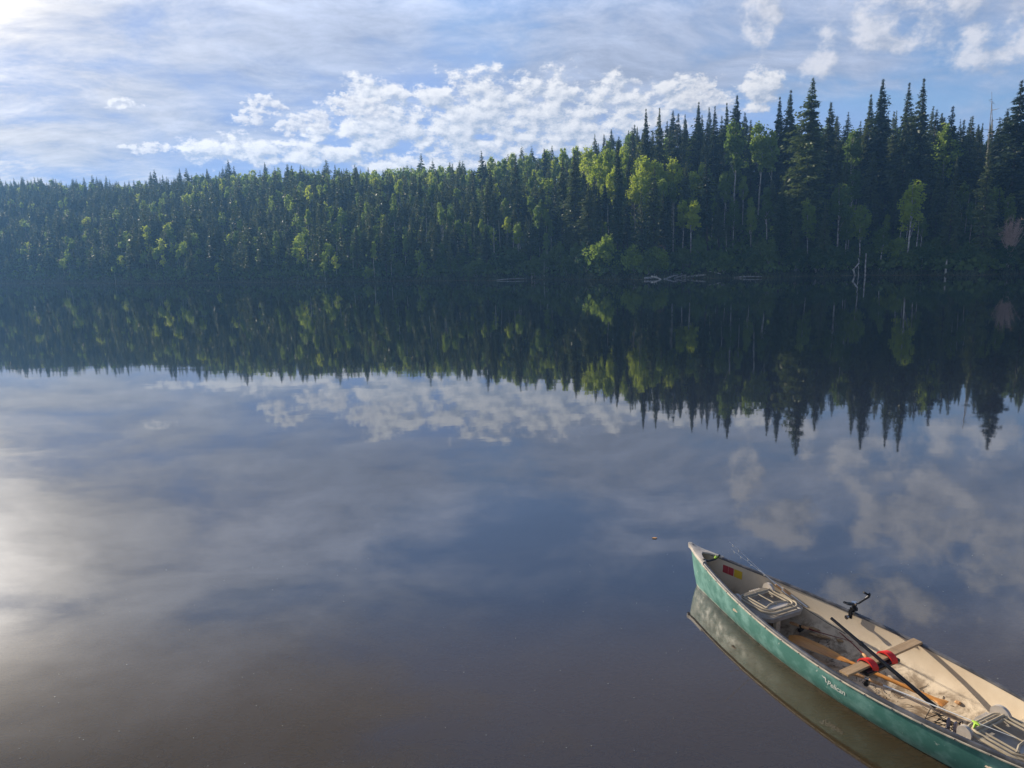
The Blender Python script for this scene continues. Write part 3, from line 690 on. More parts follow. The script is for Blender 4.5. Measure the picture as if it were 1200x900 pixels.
# two white snags standing in the water, fallen logs
def shore_wood():
    x, y, _ = place(1003, -1.4); o = MB()
    sc = np.hypot(x, y)/F_PX*1.0
    def P(px, py): 
        d = ray(px, py); d = d*(y/d[1]); return tuple(_o+d)
    o.tube([P(1003, 327), P(1000, 316), P(1007, 308), P(1006, 302)], [.16, .15, .12, .06], 7); o.tube([P(1006, 324), P(1006, 312)], [.09, .05], 6)
    tag(o.build('dead_snag', M_WHITE, smooth=True), 'crooked white dead stump standing in the water at the far shore', 'dead tree')
    o = MB(); o.tube([P(1014, 328), P(1014, 314), P(1015, 297)], [.15, .12, .08], 7)
    tag(o.build('dead_snag', M_WHITE, smooth=True), 'straight white dead pole standing in the water at the far shore', 'dead tree')
    for px, py, pb, L in ((1106, 304, 324, 'short grey stump standing at the water edge on the right far shore'), (626, 306, 326, 'short white trunk at the water edge in front of the middle hillside')):
        x2, y2, z2 = place(px, .2); h = max(1.5, top_height(x2, y2, z2, py)); o = MB(); o.tube([(x2, y2, -.6), (x2, y2, h*.6), (x2+.05, y2, z2+h)], [.16, .13, .08], 7)
        tag(o.build('dead_snag', M_WHITE, smooth=True), L, 'dead tree')
    logs = [((757, 326, -1.2), (792, 324.5, .6), .20, 'pale fallen log with its butt in the water, leftmost of the log pile'),
            ((764, 324, -.8), (776, 328, -1.6), .17, 'short bleached log lying across the leftmost pale log'),
            ((778, 328, -.6), (802, 320, 1.4), .15, 'brown log slanting up the bank behind the pale logs'),
            ((800, 326, -.3), (828, 322, .4), .22, 'thick dark log along the water line right of the log pile'),
            ((830, 318, .8), (845, 321, -.6), .10, 'thin white pole jutting out of the bank right of the log pile'),
            ((860, 325, -.5), (893, 324, -.3), .09, 'thin pale pole floating along the shore left of the sunlit spruce'),
            ((768, 325, .2), (785, 326, -1.0), .13, 'bleached crooked branch lying among the pale logs'),
            ((781, 325, .5), (797, 323, .8), .10, 'bleached thin branch leaning on the brown log'),
            ((790, 326, -.3), (812, 321, 1.2), .14, 'grey log slanting beside the upturned root plate'),
            ((585, 328, -1.0), (620, 326, -.2), .08, 'long grey log lying along the shore below the middle hillside'),
            ((660, 296, 14), (672, 268, 20), .12, 'leaning fallen trunk on the slope behind the ragged spruce')]
    for (ax, ay, au), (bx, by, bu), r_, L in logs:
        x1, y1, _ = place(ax, au); x2, y2, _ = place(bx, bu)
        z1 = y1/ray(ax, ay)[1]*ray(ax, ay)[2]+CAM_H; z2 = y2/ray(bx, by)[1]*ray(bx, by)[2]+CAM_H
        z1 = max(z1, -.1); z2 = max(z2, 0)
        o = MB(); mid = ((x1+x2)/2, (y1+y2)/2, (z1+z2)/2+.08)
        o.tube([(x1, y1, z1), mid, (x2, y2, z2)], [r_, r_*.85, r_*.5], 8)
        for q in range(3):
            f = random.uniform(.3, .9); p = Vector((x1, y1, z1)).lerp(Vector((x2, y2, z2)), f); o.tube([p, p+Vector((random.uniform(-.3, .3), -.2, random.uniform(.3, .7)))], [.035, .01], 4)
        tag(o.build('fallen_log', M_WHITE if 'white' in L or 'bleached' in L else M_GREY, smooth=True), L, 'log')
    # dark root plate of an overturned tree
    x1, y1, z1 = place(815, 1.5); o = MB(); g = random.Random(4)
    for k in range(38):
        a = g.uniform(0, 3.14); L = g.uniform(1.0, 2.2); d = Vector((math.cos(a)*L, g.uniform(-.5, .2), math.sin(a)*L))
        o.tube([(x1, y1, z1+.2), Vector((x1, y1, z1+.2))+d*.6+Vector((0, 0, g.uniform(-.1, .2))), Vector((x1, y1, z1+.2))+d], [.16, .09, .02], 5)
    tag(o.build('root_plate', M_BARK), 'dark upturned root plate of a fallen tree above the logs', 'tree roots')
shore_wood()

# ------------------------------------------------------------------ canoe
def wood(name, a, b, rough=.5, axis=(6, 60, 60)):
    m = bpy.data.materials.new(name); m.use_nodes = True; t = NT(m.node_tree)
    tc = t.v('MULTIPLY', t.n('ShaderNodeTexCoord').outputs['Object'], axis)
    f = t.noise(tc, 1.0, 5, .6, .6)
    c = t.mix(t.ss(f, .35, .65), (*a, 1), (*b, 1))
    bs = t.n('ShaderNodeBsdfPrincipled', {'Base Color': c, 'Roughness': rough})
    o = t.n('ShaderNodeOutputMaterial'); t.t.links.new(bs.outputs[0], o.inputs[0]); return m
def hull_material():
    m = bpy.data.materials.new('hull_green'); m.use_nodes = True; t = NT(m.node_tree)
    oc = t.n('ShaderNodeTexCoord').outputs['Object']
    sp = t.n('ShaderNodeSeparateXYZ', {0: oc}).outputs
    c = t.mix(t.ss(t.noise(oc, 5.5, 6, .65), .40, .68), (.050, .175, .150, 1), (.150, .320, .290, 1))
    scr = t.noise(t.v('MULTIPLY', oc, (3, 3, 26)), 3.0, 7, .75, .8)
    c = t.mix(t.m('MULTIPLY', t.ss(scr, .60, .76), .3), c, (.35, .48, .45, 1))
    chip = t.noise(oc, 17, 4, .7)
    c = t.mix(t.m('MULTIPLY', t.ss(chip, .66, .70), .8), c, (.42, .50, .45, 1))
    # pale waterline band: caustic light off the water, painted into the hull colour
    c = t.mix(t.m('MULTIPLY', t.m('MULTIPLY', t.m('MULTIPLY', t.ss(sp[2], .030, .012), t.ss(sp[2], -.012, .0)), t.ss(t.noise(oc, 9, 4, .6), .35, .6)), .7), c, (.5, .52, .44, 1))
    bs = t.n('ShaderNodeBsdfPrincipled', {'Base Color': c, 'Roughness': t.lin(t.noise(oc, 12, 4, .6), .3, .7, .42, .65), 'Specular IOR Level': .35})
    o = t.n('ShaderNodeOutputMaterial'); t.t.links.new(bs.outputs[0], o.inputs[0]); return m
M_HULL = hull_material()
def liner_material():
    m = bpy.data.materials.new('liner_beige'); m.use_nodes = True; t = NT(m.node_tree)
    oc = t.n('ShaderNodeTexCoord').outputs['Object']; sp = t.n('ShaderNodeSeparateXYZ', {0: oc}).outputs
    c = t.mix(t.ss(t.noise(oc, 3.2, 6, .62), .35, .7), (.68, .58, .44, 1), (.58, .48, .35, 1))
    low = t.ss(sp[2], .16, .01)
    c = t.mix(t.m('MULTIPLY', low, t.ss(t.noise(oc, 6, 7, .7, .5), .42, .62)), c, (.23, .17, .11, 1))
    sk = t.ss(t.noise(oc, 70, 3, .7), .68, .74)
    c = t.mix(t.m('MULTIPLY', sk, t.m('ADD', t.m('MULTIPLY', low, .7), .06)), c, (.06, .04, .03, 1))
    bs = t.n('ShaderNodeBsdfPrincipled', {'Base Color': c, 'Roughness': .5})
    o = t.n('ShaderNodeOutputMaterial'); t.t.links.new(bs.outputs[0], o.inputs[0]); return m
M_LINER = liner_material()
M_RAIL = mat('gunwale_vinyl', (.045, .047, .055), .42, var=(.12, .12, .13), scale=9)
M_LIP = mat('worn_lip', (.52, .46, .36), .6, var=(.30, .28, .24), scale=14)
M_DECK = mat('deck_plastic', (.50, .46, .42), .5, var=(.40, .37, .33), scale=8)
M_SEAT = mat('seat_plastic', (.40, .38, .35), .45, var=(.30, .27, .23), scale=7)
M_FRAME = mat('seat_back_plastic', (.44, .38, .28), .45, var=(.34, .29, .21), scale=10)
M_BLACK = mat('black_plastic', (.012, .012, .014), .35)
M_STEEL = mat('steel', (.55, .55, .55), .25, metal=1)
M_CORK = mat('cork', (.62, .36, .17), .8, var=(.45, .24, .11), scale=60)
M_LINE = mat('fishing_line', (.75, .77, .78), .3)
M_REDROD = mat('dark_red_rod', (.16, .02, .02), .3)
M_RED = mat('red_foam', (.75, .025, .02), .55)
M_PAD = mat('grey_webbing', (.22, .22, .30), .8)
M_LIME = mat('lime_cord', (.40, .65, .06), .6)
M_STR = mat('sticker_red', (.42, .05, .06), .45)
M_STY = mat('sticker_yellow', (.62, .42, .03), .45)
M_WHT = mat('white_print', (.58, .63, .59), .5)
M_PAD1 = wood('paddle_wood', (.66, .30, .07), (.48, .20, .05), .35)
M_BOARD = wood('board_wood', (.46, .32, .18), (.36, .24, .13), .6, (40, 5, 60))
M_TWIG = mat('twig', (.07, .05, .035), .9)

canoe = empty('canoe', canoe_world(0, 0, 0))
# local frame: x = s (along), y = -l, z up
def C_(s, l, z): return (s, l, z)
tag(canoe, 'green canoe with beige inside and dark rails floating at the lower right', 'canoe')
def build_hull():
    N, K = 121, 13
    ts = .5-.5*np.cos(np.linspace(0, math.pi, N)); ts = .35*ts+.65*np.linspace(0, 1, N)
    for inner in (False, True):
        V = []; Fc = []
        for t in ts:
            tt = min(max(t, .0008), .9992)
            zg = sheer(tt)-(.006 if inner else 0); zk = keel(tt)
            ins = .014 if inner else 0
            if inner: zk = min(zk+.030, zg-.002)
            n = 2.9-1.35*abs(2*tt-1)**3
            for side in (-1, 1):
                for k in range(K) if side < 0 else range(K-2, -1, -1):
                    a = math.pi/2*(1-k/(K-1))
                    l = max(.0015, hbeam(tt)-ins)*abs(math.cos(a-0))**(2/n) if False else max(.0015, hbeam(tt)-ins)*abs(math.sin(a))**(2/n)
                    zz = zg-(zg-zk)*abs(math.cos(a))**(2/n)
                    V.append(C_(tt*CL, side*l, zz))
        W_ = 2*K-1
        for i in range(len(ts)-1):
            for k in range(W_-1):
                q = (i*W_+k, i*W_+k+1, (i+1)*W_+k+1, (i+1)*W_+k)
                Fc.append(q if not inner else q[::-1])
        me = mesh_np('liner' if inner else 'hull', V, Fc, smooth=True)
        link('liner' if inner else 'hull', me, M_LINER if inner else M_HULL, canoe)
    # gunwales, one on each side
    for side in (-1, 1):
        vs = []; lip = []
        tt = np.linspace(.004, .996, 140)
        prof = [(-.022, -.004), (-.020, .010), (-.006, .016), (.008, .014), (.014, .004), (.014, -.016), (.010, -.020), (.004, -.010), (-.010, -.010)]
        lp = [(.0145, -.008), (.020, -.012), (.020, -.020), (.0105, -.024)]
        for t in tt:
            hb = hbeam(t); zz = sheer(t)
            for a, b_ in prof: vs.append(C_(t*CL, side*max(.001, hb+a), zz+b_))
            for a, b_ in lp: lip.append(C_(t*CL, side*(hb+a), zz+b_))
        def sweep(vs, n):
            fs = [(i*n+k, i*n+(k+1) % n, (i+1)*n+(k+1) % n, (i+1)*n+k) for i in range(len(tt)-1) for k in range(n)]
            return fs+[tuple(range(n)), tuple((len(tt)-1)*n+k for k in range(n))]
        b = MB(); b.add(vs, sweep(vs, len(prof))); g_ = b.build('gunwale', M_RAIL, canoe, smooth=True)
        b = MB(); b.add(lip, sweep(lip, 4)); b.build('lip', M_LIP, g_)
        for t in np.arange(.10, .92, .045):
            b = MB(); p = Vector(C_(t*CL, side*(hbeam(t)+.019), sheer(t)-.015)); b.tube([p, p+Vector((0, side*.004, 0))], .006, 6)
            b.build('rivet', M_STEEL, g_)
    # end deck plates with a round cut
    for end in (0, 1):
        f = lambda s: s/CL if end == 0 else 1-s/CL
        out = []; inn = []
        L = .37; cs = .20
        b = MB(); n = 22
        # plate: two arms joined at the tip; the cut is a parabola
        top = []; 
        for i in range(n+1):
            s = .001+L*i/n; hb = hbeam(f(s))+.018+.010*math.exp(-s/.03)
            cut = 0 if s < cs else min(hb-.028, .105*math.sqrt((s-cs)/(L-cs)))
            cut = max(0, min(cut, hb-.028)) if hb > .03 else 0
            z = sheer(f(s))+.022
            top.append((s, cut, hb, z))
        for side in (-1, 1):
            vs = []; fs = []
            for s, cut, hb, z in top:
                X = s if end == 0 else CL-s
                vs += [C_(X, side*cut, z+.004), C_(X, side*(cut+(hb-cut)*.7), z+.004), C_(X, side*hb, z-.003), C_(X, side*(hb+.002), z-.042), C_(X, side*cut, z-.014)]
            for i in range(n):
                for k in range(5): fs.append((i*5+k, i*5+(k+1) % 5, (i+1)*5+(k+1) % 5, (i+1)*5+k))
            fs += [tuple(range(5)), tuple(n*5+k for k in range(5))]
            b.add(vs, fs)
        X0 = -.012 if end == 0 else CL+.012
        z = sheer(f(.002))
        b.tube([C_(X0, 0, z-.03), C_(X0, 0, z+.024)], [.020, .024], 12)
        dk = b.build('deck_plate', M_DECK, canoe, smooth=True)
        bb = MB(); X1 = .04 if end == 0 else CL-.04; zt = sheer(f(.04))+.0262; bb.tube([C_(X1-.004, 0, zt), C_(X1-.004, 0, zt+.003)], .009, 10); bb.build('drain_hole', M_BLACK, dk)
        # carry handle across the opening
        sA = .335; XA = sA if end == 0 else CL-sA; h_ = hbeam(f(sA))-.004
        b = MB(); b.tube([C_(XA, -h_, sheer(f(sA))+.030), C_(XA, -h_*.4, sheer(f(sA))-.004), C_(XA, h_*.4, sheer(f(sA))-.004), C_(XA, h_, sheer(f(sA))+.030)], .011, 8)
        b.build('carry_handle', M_BLACK, canoe, smooth=True)
build_hull()
canoe.rotation_euler = (0, 0, math.atan2(AX[1], AX[0]))

def hull_pt(s, z, side, off):
    t = s/CL; return C_(s, side*(hull_l(t, z)+off), z)
def build_marks():
    # stickers inside, near the tip on the far side
    for (s0, s1), mm, lb in (((.385, .445), M_STR, 'faded red sticker nearest the tip'), ((.447, .505), M_STR, 'faded red sticker beside the yellow one'), ((.512, .60), M_STY, 'yellow sticker')):
        vs = []; fs = []
        zt = lambda s: sheer(s/CL)-.055; n = 4
        for i in range(n+1):
            for j in range(n+1):
                s = s0+(s1-s0)*i/n; z = zt(s)-.085*j/n; t = s/CL
                zk = keel(t)+.03; H = sheer(t)-.006-zk; q = (z-zk)/H; nn = 2.9-1.35*abs(2*t-1)**3
                l = (hbeam(t)-.014)*(1-(1-q)**nn)**(1/nn)-.004
                vs.append(C_(s, l, z))
        for i in range(n):
            for j in range(n): fs.append((i*(n+1)+j, (i+1)*(n+1)+j, (i+1)*(n+1)+j+1, i*(n+1)+j+1))
        b = MB(); b.add(vs, fs); o = b.build('warning_sticker', mm, canoe); o['label'] = lb
    # name printed on the near side
    cu = bpy.data.curves.new('lettering', 'FONT'); cu.body = 'Pelican'; cu.size = .088; cu.shear = .25; cu.space_character = .95; cu.resolution_u = 3; cu.offset = .0010
    tmp = bpy.data.objects.new('tmp', cu); COL.objects.link(tmp); bpy.context.view_layer.update()
    me = bpy.data.meshes.new_from_object(tmp.evaluated_get(bpy.context.evaluated_depsgraph_get()))
    bpy.data.objects.remove(tmp)
    bm = bmesh.new(); bm.from_mesh(me); bmesh.ops.triangulate(bm, faces=bm.faces)
    bmesh.ops.subdivide_edges(bm, edges=[e for e in bm.edges if e.calc_length() > .012], cuts=2); 
    xs = [v.co.x for v in bm.verts]; x0 = min(xs); wd = max(xs)-x0
    S0, S1, Z0 = 2.268, 2.44, .155
    for v in bm.verts:
        s = S0+(v.co.x-x0)/wd*(S1-S0); z = Z0+v.co.y*.76
        v.co = Vector(hull_pt(s, z, -1, .0022))
    bm.to_mesh(me); bm.free(); me.name = 'lettering'
    o = link('lettering', me, M_WHT, canoe)
    me.materials.clear(); me.materials.append(M_WHT)
    # bird emblem before the name: head with a long bill
    poly = [(0, .075), (.030, .066), (.046, .072), (.060, .064), (.064, .050), (.058, .038), (.070, .022), (.060, .006), (.052, .020), (.046, .034), (.050, .048), (.042, .054), (.026, .052), (.012, .062)]
    bm = bmesh.new(); f = bm.faces.new([bm.verts.new((a, b_, 0)) for a, b_ in poly]); bmesh.ops.triangulate(bm, faces=[f]); bmesh.ops.subdivide_edges(bm, edges=bm.edges[:], cuts=2)
    for v in bm.verts: v.co = Vector(hull_pt(2.212+v.co.x*.75, Z0+.004+v.co.y*.75, -1, .0022))
    me = bpy.data.meshes.new('emblem'); bm.to_mesh(me); bm.free(); link('emblem', me, M_WHT, canoe)
build_marks()

def cpart(mb, name, m, parent, smooth=True, bevel=0):
    """mb is in canoe coordinates; parent is an Empty that shares the canoe's frame"""
    return mb.build(name, m, parent, smooth, bevel)
def cthing(name, label, cat, group=None):
    o = empty(name); o.matrix_world = Matrix.Translation(canoe_world(0, 0, 0)) @ Matrix.Rotation(math.atan2(AX[1], AX[0]), 4, 'Z'); return tag(o, label, cat, group)
def cmesh(mb, name, m, label, cat, group=None, smooth=True, bevel=0):
    o = mb.build(name, m, None, smooth, bevel); o.matrix_world = Matrix.Translation(canoe_world(0, 0, 0)) @ Matrix.Rotation(math.atan2(AX[1], AX[0]), 4, 'Z')
    return tag(o, label, cat, group)

# --- moulded seats (fixed parts of the canoe)
def rrect(s0, s1, l0, l1, r, z, n=6, bulge=0):
    pts = []
    for cx, cy, a0 in ((s1-r, l1-r, 0), (s0+r, l1-r, 90), (s0+r, l0+r, 180), (s1-r, l0+r, 270)):
        for k in range(n+1):
            a = R(a0+90*k/n); pts.append((cx+r*math.cos(a), cy+r*math.sin(a)))
    if bulge: pts = [(s+(bulge*(1-((l-(l0+l1)/2)/((l1-l0)/2))**2) if s > (s0+s1)/2 else 0), l) for s, l in pts]
    return [C_(s, l, z) for s, l in pts]
def build_seat(ds, dl=0, label=None):
    st = bpy.data.objects.new('seat', None)
    b = MB(); z = .225
    def ring(pts0, pts1):
        n = len(pts0); b.add(pts0+pts1, [(i, (i+1) % n, n+(i+1) % n, n+i) for i in range(n)])
    q = lambda z, g=0: [(x+ds, y+dl, zz) for x, y, zz in rrect(.93+g, 1.33-g, -.25+g, .31-g, .10-g*.5, z, 8, .07)]
    # dished pan: skirt, rim, sloping dish
    ring(q(z-.055, .012), q(z-.008)); ring(q(z-.008), q(z, .006)); ring(q(z, .006), q(z-.002, .022)); ring(q(z-.002, .022), q(z-.018, .05))
    c = q(z-.018, .05); b.add(c, [tuple(range(len(c)))])
    c = q(z-.055, .012); b.add(c, [tuple(range(len(c)-1, -1, -1))])
    pan = b.build('seat', M_SEAT, canoe, smooth=True)
    if label: pan['label'] = label
    # side flanges to the hull and pedestal
    b = MB(); T = lambda s: (s+ds)/CL
    for sd_ in (-1, 1):
        s0 = 1.12; l_in = (-.235 if sd_ < 0 else .295); l_out = sd_*(hull_l(T(s0), .20)-.012)
        if abs(l_out) > abs(l_in): b.box(C_(s0+ds, (l_in+l_out)/2+0*dl, .195), .22, abs(l_out-l_in), .022)
    b.box(C_(1.02+ds, .03, .09), .10, .26, .20); b.box(C_(1.24+ds, .03, .06), .04, .06, .26)
    b.build('seat_support', M_LINER, pan, bevel=.004)
    # folded backrest: outer hoop, inner hoop, ribs, crescent
    b = MB()
    P = lambda pts: [(x+ds, y+dl, zz) for x, y, zz in pts]
    b.tube(P(rrect(.92, 1.325, -.19, .235, .09, .253, 7, .035)), .0125, 8, closed=True)
    b.tube(P(rrect(.945, 1.290, -.155, .200, .06, .262, 7, .03)), .0095, 8, closed=True)
    b.tube(P([C_(.975, -.15, .268), C_(.975, .195, .268)]), .011, 8)
    b.tube(P([C_(1.000, -.15, .262), C_(1.000, .195, .262)]), .008, 8)
    b.tube(P([C_(.95, .02, .266), C_(1.235, .02, .266)]), .006, 8)
    for l in (-.115, .155): b.tube(P([C_(.99, l, .264), C_(1.25, l, .264)]), .0085, 8)
    b.tube(P([C_(1.245, -.13, .262), C_(1.215, -.05, .268), C_(1.208, .02, .270), C_(1.215, .09, .268), C_(1.245, .17, .262)]), .009, 8)
    b.build('backrest_frame', M_FRAME, pan, smooth=True)
    b = MB(); cr = [C_(1.262+.035*(1-(k/10)**2), .02+.0135*k, .262) for k in range(-10, 11)]; cr2 = [C_(1.225-.008*(1-(k/10)**2), .02+.0135*k, .262) for k in range(10, -11, -1)]
    pl = P(cr+cr2); n = len(pl); b.add(pl+[(x, y, z_-.012) for x, y, z_ in pl], [tuple(range(n)), tuple(range(2*n-1, n-1, -1))]+[(i, (i+1) % n, n+(i+1) % n, n+i) for i in range(n)])
    b.build('backrest_panel', M_DECK, pan)
    # hinge ears and slotted block
    for l, rr in ((-.205, .052), (.215, .072)):
        b = MB()
        pf = [(math.cos(R(a))*rr, math.sin(R(a))*rr) for a in range(-20, 201, 14)]+[(-rr*.95, -rr*.8), (rr*.95, -rr*.8)]
        n = len(pf)
        A = P([C_(.945+x, l-.014, .245+z_) for x, z_ in pf]); B_ = P([C_(.945+x, l+.014, .245+z_) for x, z_ in pf])
        Ai = P([C_(.945+x*.72, l+.010, .245+z_*.72) for x, z_ in pf]); Bi = P([C_(.945+x*.72, l+.014, .245+z_*.72) for x, z_ in pf])
        b.add(A+B_+Bi+Ai, [tuple(range(n-1, -1, -1))]+[(i, (i+1) % n, n+(i+1) % n, n+i) for i in range(n)]+[(n+i, n+(i+1) % n, 2*n+(i+1) % n, 2*n+i) for i in range(n)]
              + [(2*n+i, 2*n+(i+1) % n, 3*n+(i+1) % n, 3*n+i) for i in range(n)]+[tuple(3*n+i for i in range(n))])
        b.build('hinge_ear', M_DECK, pan, smooth=True)
    b = MB(); b.box(P([C_(.905, .07, .232)])[0], .045, .15, .03)
    for k in range(6): b.box(P([C_(.903, .01+.024*k, .254)])[0], .035, .011, .018)
    b.build('slotted_block', M_DECK, pan, bevel=.002)
build_seat(0, 0, 'bow side seat under the thin rods, its slatted back folded flat')
build_seat(2.27, -.03, 'nearest seat cut by the picture edge, its slatted back folded flat')
# moulded knobs on the far inner wall by the first seat
b = MB(); b.box(C_(1.22, .395, .235), .085, .06, .05); b.box(C_(1.33, .435, .232), .11, .035, .045); b.tube([C_(1.27, .40, .26), C_(1.30, .43, .272), C_(1.34, .44, .255)], .012, 8)
b.build('wall_bracket', M_DECK, canoe, bevel=.01)

# --- wooden board across the middle
b = MB(); b.box(C_(2.375, .013, .316), .085, .965, .020, Matrix.Rotation(R(2.5), 3, 'Z'))
cmesh(b, 'crossboard', M_BOARD, 'raw wooden board lying across the middle of the canoe', 'board', bevel=.003)
# red foam wrapped pads under the board
def pads():
    o = cthing('carrying_yoke', 'dark yoke with two red foam pads strapped to the wooden board', 'yoke')
    b = MB(); b.box(C_(2.41, -.07, .283), .10, .42, .034, Matrix.Rotation(R(2.5), 3, 'Z')); b.build('yoke_bar', M_BLACK, o, bevel=.008)
    for l in (-.215, .015):
        b = MB(); n = 14; arc = []
        for k in range(n+1):
            a = math.pi*k/n; arc.append((2.385-.070*math.cos(a), .285+.060*math.sin(a)))
        vs = []
        for s, z in arc:
            for dl_, dz in ((-.0, 0), (.055, .0), (.055, .016), (0, .016)): vs.append(C_(s+.25*dl_, l+dl_+.06*(s-2.3), z+dz))
        b.add(vs, [(i*4+k, i*4+(k+1) % 4, (i+1)*4+(k+1) % 4, (i+1)*4+k) for i in range(n) for k in range(4)]+[(0, 1, 2, 3), tuple(n*4+k for k in range(4))])
        p = b.build('foam_pad', M_RED, o, bevel=.004)
        b = MB(); b.tube([C_(2.33, l+.02, .262), C_(2.318, l+.02, .29), C_(2.33, l+.02, .325)], [.02, .024, .018], 8, flat=.4); b.build('webbing', M_PAD, p)
pads()
# --- rod rest clamped on the far rail
def rod_rest():
    o = cthing('rod_rest', 'black forked rod rest clamped on the far rail of the canoe', 'rod rest')
    l0 = hbeam(1.75/CL)
    b = MB(); b.box(C_(1.75, l0-.004, .345), .045, .06, .035); b.box(C_(1.75, l0-.045, .305), .035, .018, .085); b.tube([C_(1.75, l0-.09, .285), C_(1.75, l0-.04, .285)], [.016, .009], 10)
    b.tube([C_(1.75, l0, .36), C_(1.75, l0, .40)], .022, 10); b.build('clamp', M_BLACK, o, bevel=.003)
    b = MB(); b.tube([C_(1.75, l0-.10, .285), C_(1.75, l0-.088, .285)], .020, 10); b.tube([C_(1.75, l0, .395), C_(1.75, l0, .412)], .026, 12); b.build('knob', M_STEEL, o, smooth=True)
    b = MB(); pt = cl(1019, 699, .50); 
    A = Vector(C_(1.75, l0, .40)); F0 = Vector(C_(*pt))
    b.tube([A, A.lerp(F0, .35)+Vector((0, -.012, -.02)), A.lerp(F0, .7)+Vector((.0, -.012, -.008)), F0], .009, 8)
    for q in (cl(1012, 694, .56), cl(1019, 696, .55)): b.tube([A.lerp(F0, .75), F0+Vector((0, 0, .01)), Vector(C_(*q))], [.008, .009, .010], 8)
    B0 = Vector(C_(*cl(991, 708, .44)))
    for d in (-.016, .016): b.tube([A, A.lerp(B0, .6)+Vector((d, 0, .0)), B0+Vector((d, 0, .01))], [.008, .010, .011], 8)
    b.build('fork', M_BLACK, o, smooth=True)
rod_rest()
# --- wooden paddle
def paddle():
    o = cthing('paddle', 'varnished wooden paddle lying along the canoe floor under the board', 'paddle')
    A = Vector(C_(*cl(925, 745, .045))); B_ = Vector(C_(*cl(1108, 825, .075)))
    d = (B_-A); L = d.length; d.normalize(); sd_ = Vector((-d.y, d.x, 0)).normalized()
    b = MB(); n = 16; vs = []; bl = .60
    for i in range(n+1):
        f = i/n; s = bl*f; wd = .085*min(1, (f/.10+.02)**.5)*(1 if f < .45 else (1-((f-.45)/.55)**1.5*.80))
        c = A+d*s; th = .006+.010*f
        for a, z in ((-1, 0), (-.5, .8), (0, 1.1), (.5, .8), (1, 0), (.5, -.8), (0, -1.1), (-.5, -.8)): vs.append(c+sd_*wd*a+Vector((0, 0, th*z)))
    fs = [(i*8+k, i*8+(k+1) % 8, (i+1)*8+(k+1) % 8, (i+1)*8+k) for i in range(n) for k in range(8)]+[tuple(range(8)), tuple(n*8+k for k in range(8))]
    b.add(vs, fs); b.build('blade', M_PAD1, o, smooth=True)
    b = MB(); b.tube([A+d*(bl-.12), A+d*bl, A+d*(L*.75), A+d*(L-.13)], [.010, .0155, .017, .018], 10); b.build('shaft', M_PAD1, o, smooth=True)
    b = MB(); vs = []
    for f, wd, th in ((0, .018, .018), (.35, .020, .017), (.65, .036, .015), (.85, .055, .014), (1, .058, .009)):
        c = A+d*(L-.14+.14*f)
        for k in range(10): vs.append(c+sd_*wd*math.cos(k*math.pi/5)+Vector((0, 0, th*math.sin(k*math.pi/5))))
    b.add(vs, [(i*10+k, i*10+(k+1) % 10, (i+1)*10+(k+1) % 10, (i+1)*10+k) for i in range(4) for k in range(10)]+[tuple(range(10)), tuple(40+k for k in range(10))])
    b.build('grip', M_PAD1, o, smooth=True)
paddle()
def line3(px0, py0, z0, px1, py1, z1): return Vector(C_(*cl(px0, py0, z0))), Vector(C_(*cl(px1, py1, z1)))
# black pole leaning on the board
A, B_ = Vector(C_(*cl(1030, 772, .352))), Vector(C_(*cl(1097, 829, .19)))
d = (A-B_); T_ = B_+d*1.95
b = MB(); b.tube([B_, B_.lerp(A, .8), T_], [.017, .016, .0125], 10); b.tube([T_+(B_-T_)*.30, T_+(B_-T_)*.325], .019, 10)
cmesh(b, 'pole', M_BLACK, 'long black pole leaning over the wooden board', 'pole')
# --- fishing rods
def reel(parent, c, d, m=M_BLACK, r=.019):
    b = MB(); c = Vector(c); sd_ = Vector((-d.y, d.x, 0)).normalized()
    dn = Vector((0, 0, -1)); b.tube([c, c+dn*.035+sd_*.01], [.008, .012], 8); b.tube([c+dn*.04+sd_*-.02, c+dn*.04+sd_*.03], [r, r*.9], 14)
    b.tube([c+dn*.04+sd_*.03, c+dn*.04+sd_*.06, c+dn*.02+sd_*.065], [.006, .006, .010], 6)
    h = [c+dn*.04+Vector((0, 0, 0))+d*(math.cos(a)*r*1.3)+sd_*-.025+Vector((0, 0, math.sin(a)*r*1.35)) for a in np.linspace(0, math.pi, 9)]; b.tube(h, .0025, 5)
    b.build('reel', m, parent, smooth=True)
def rod(label, pts, cork, rmat, rmetal, guides=4, tipm=None):
    o = cthing('fishing_rod', label, 'fishing rod')
    P = [Vector(p) for p in pts]
    b = MB(); n = len(P); b.tube(P, [.0065*(1-.72*i/(n-1)) for i in range(n)], 7); b.build('blank', rmat, o, smooth=True)
    d = (P[1]-P[0]).normalized(); b = MB()
    a = P[0]-d*cork; b.tube([a, a+d*.02, a+d*cork*.45, a+d*cork*.5], [.012, .0155, .013, .010], 10); b.tube([a+d*cork*.62, a+d*cork*.68, a+d*cork*.95, P[0]], [.011, .0145, .012, .008], 10)
    b.build('cork_handle', M_CORK, o, smooth=True)
    b = MB(); b.tube([a+d*cork*.44, a+d*cork*.68], .0098, 8); b.build('reel_seat', rmetal, o, smooth=True)
    reel(o, a+d*cork*.56, d, rmetal if rmetal is not M_STEEL else M_BLACK)
    b = MB(); up_ = Vector((0, 0, -1))
    for k in range(1, guides+1):
        f = k/(guides+.3); i = min(n-2, int(f*(n-1))); p = P[i].lerp(P[i+1], f*(n-1)-i); rr = .009*(1.2-f)
        b.tube([p+up_*(rr+.006)+Vector((-d.y, d.x, 0))*rr*math.cos(t)+up_*rr*math.sin(t) for t in np.linspace(0, 6.28, 9)[:-1]], .0013, 4, closed=True)
    b.build('line_guide', M_STEEL, o)
    return o
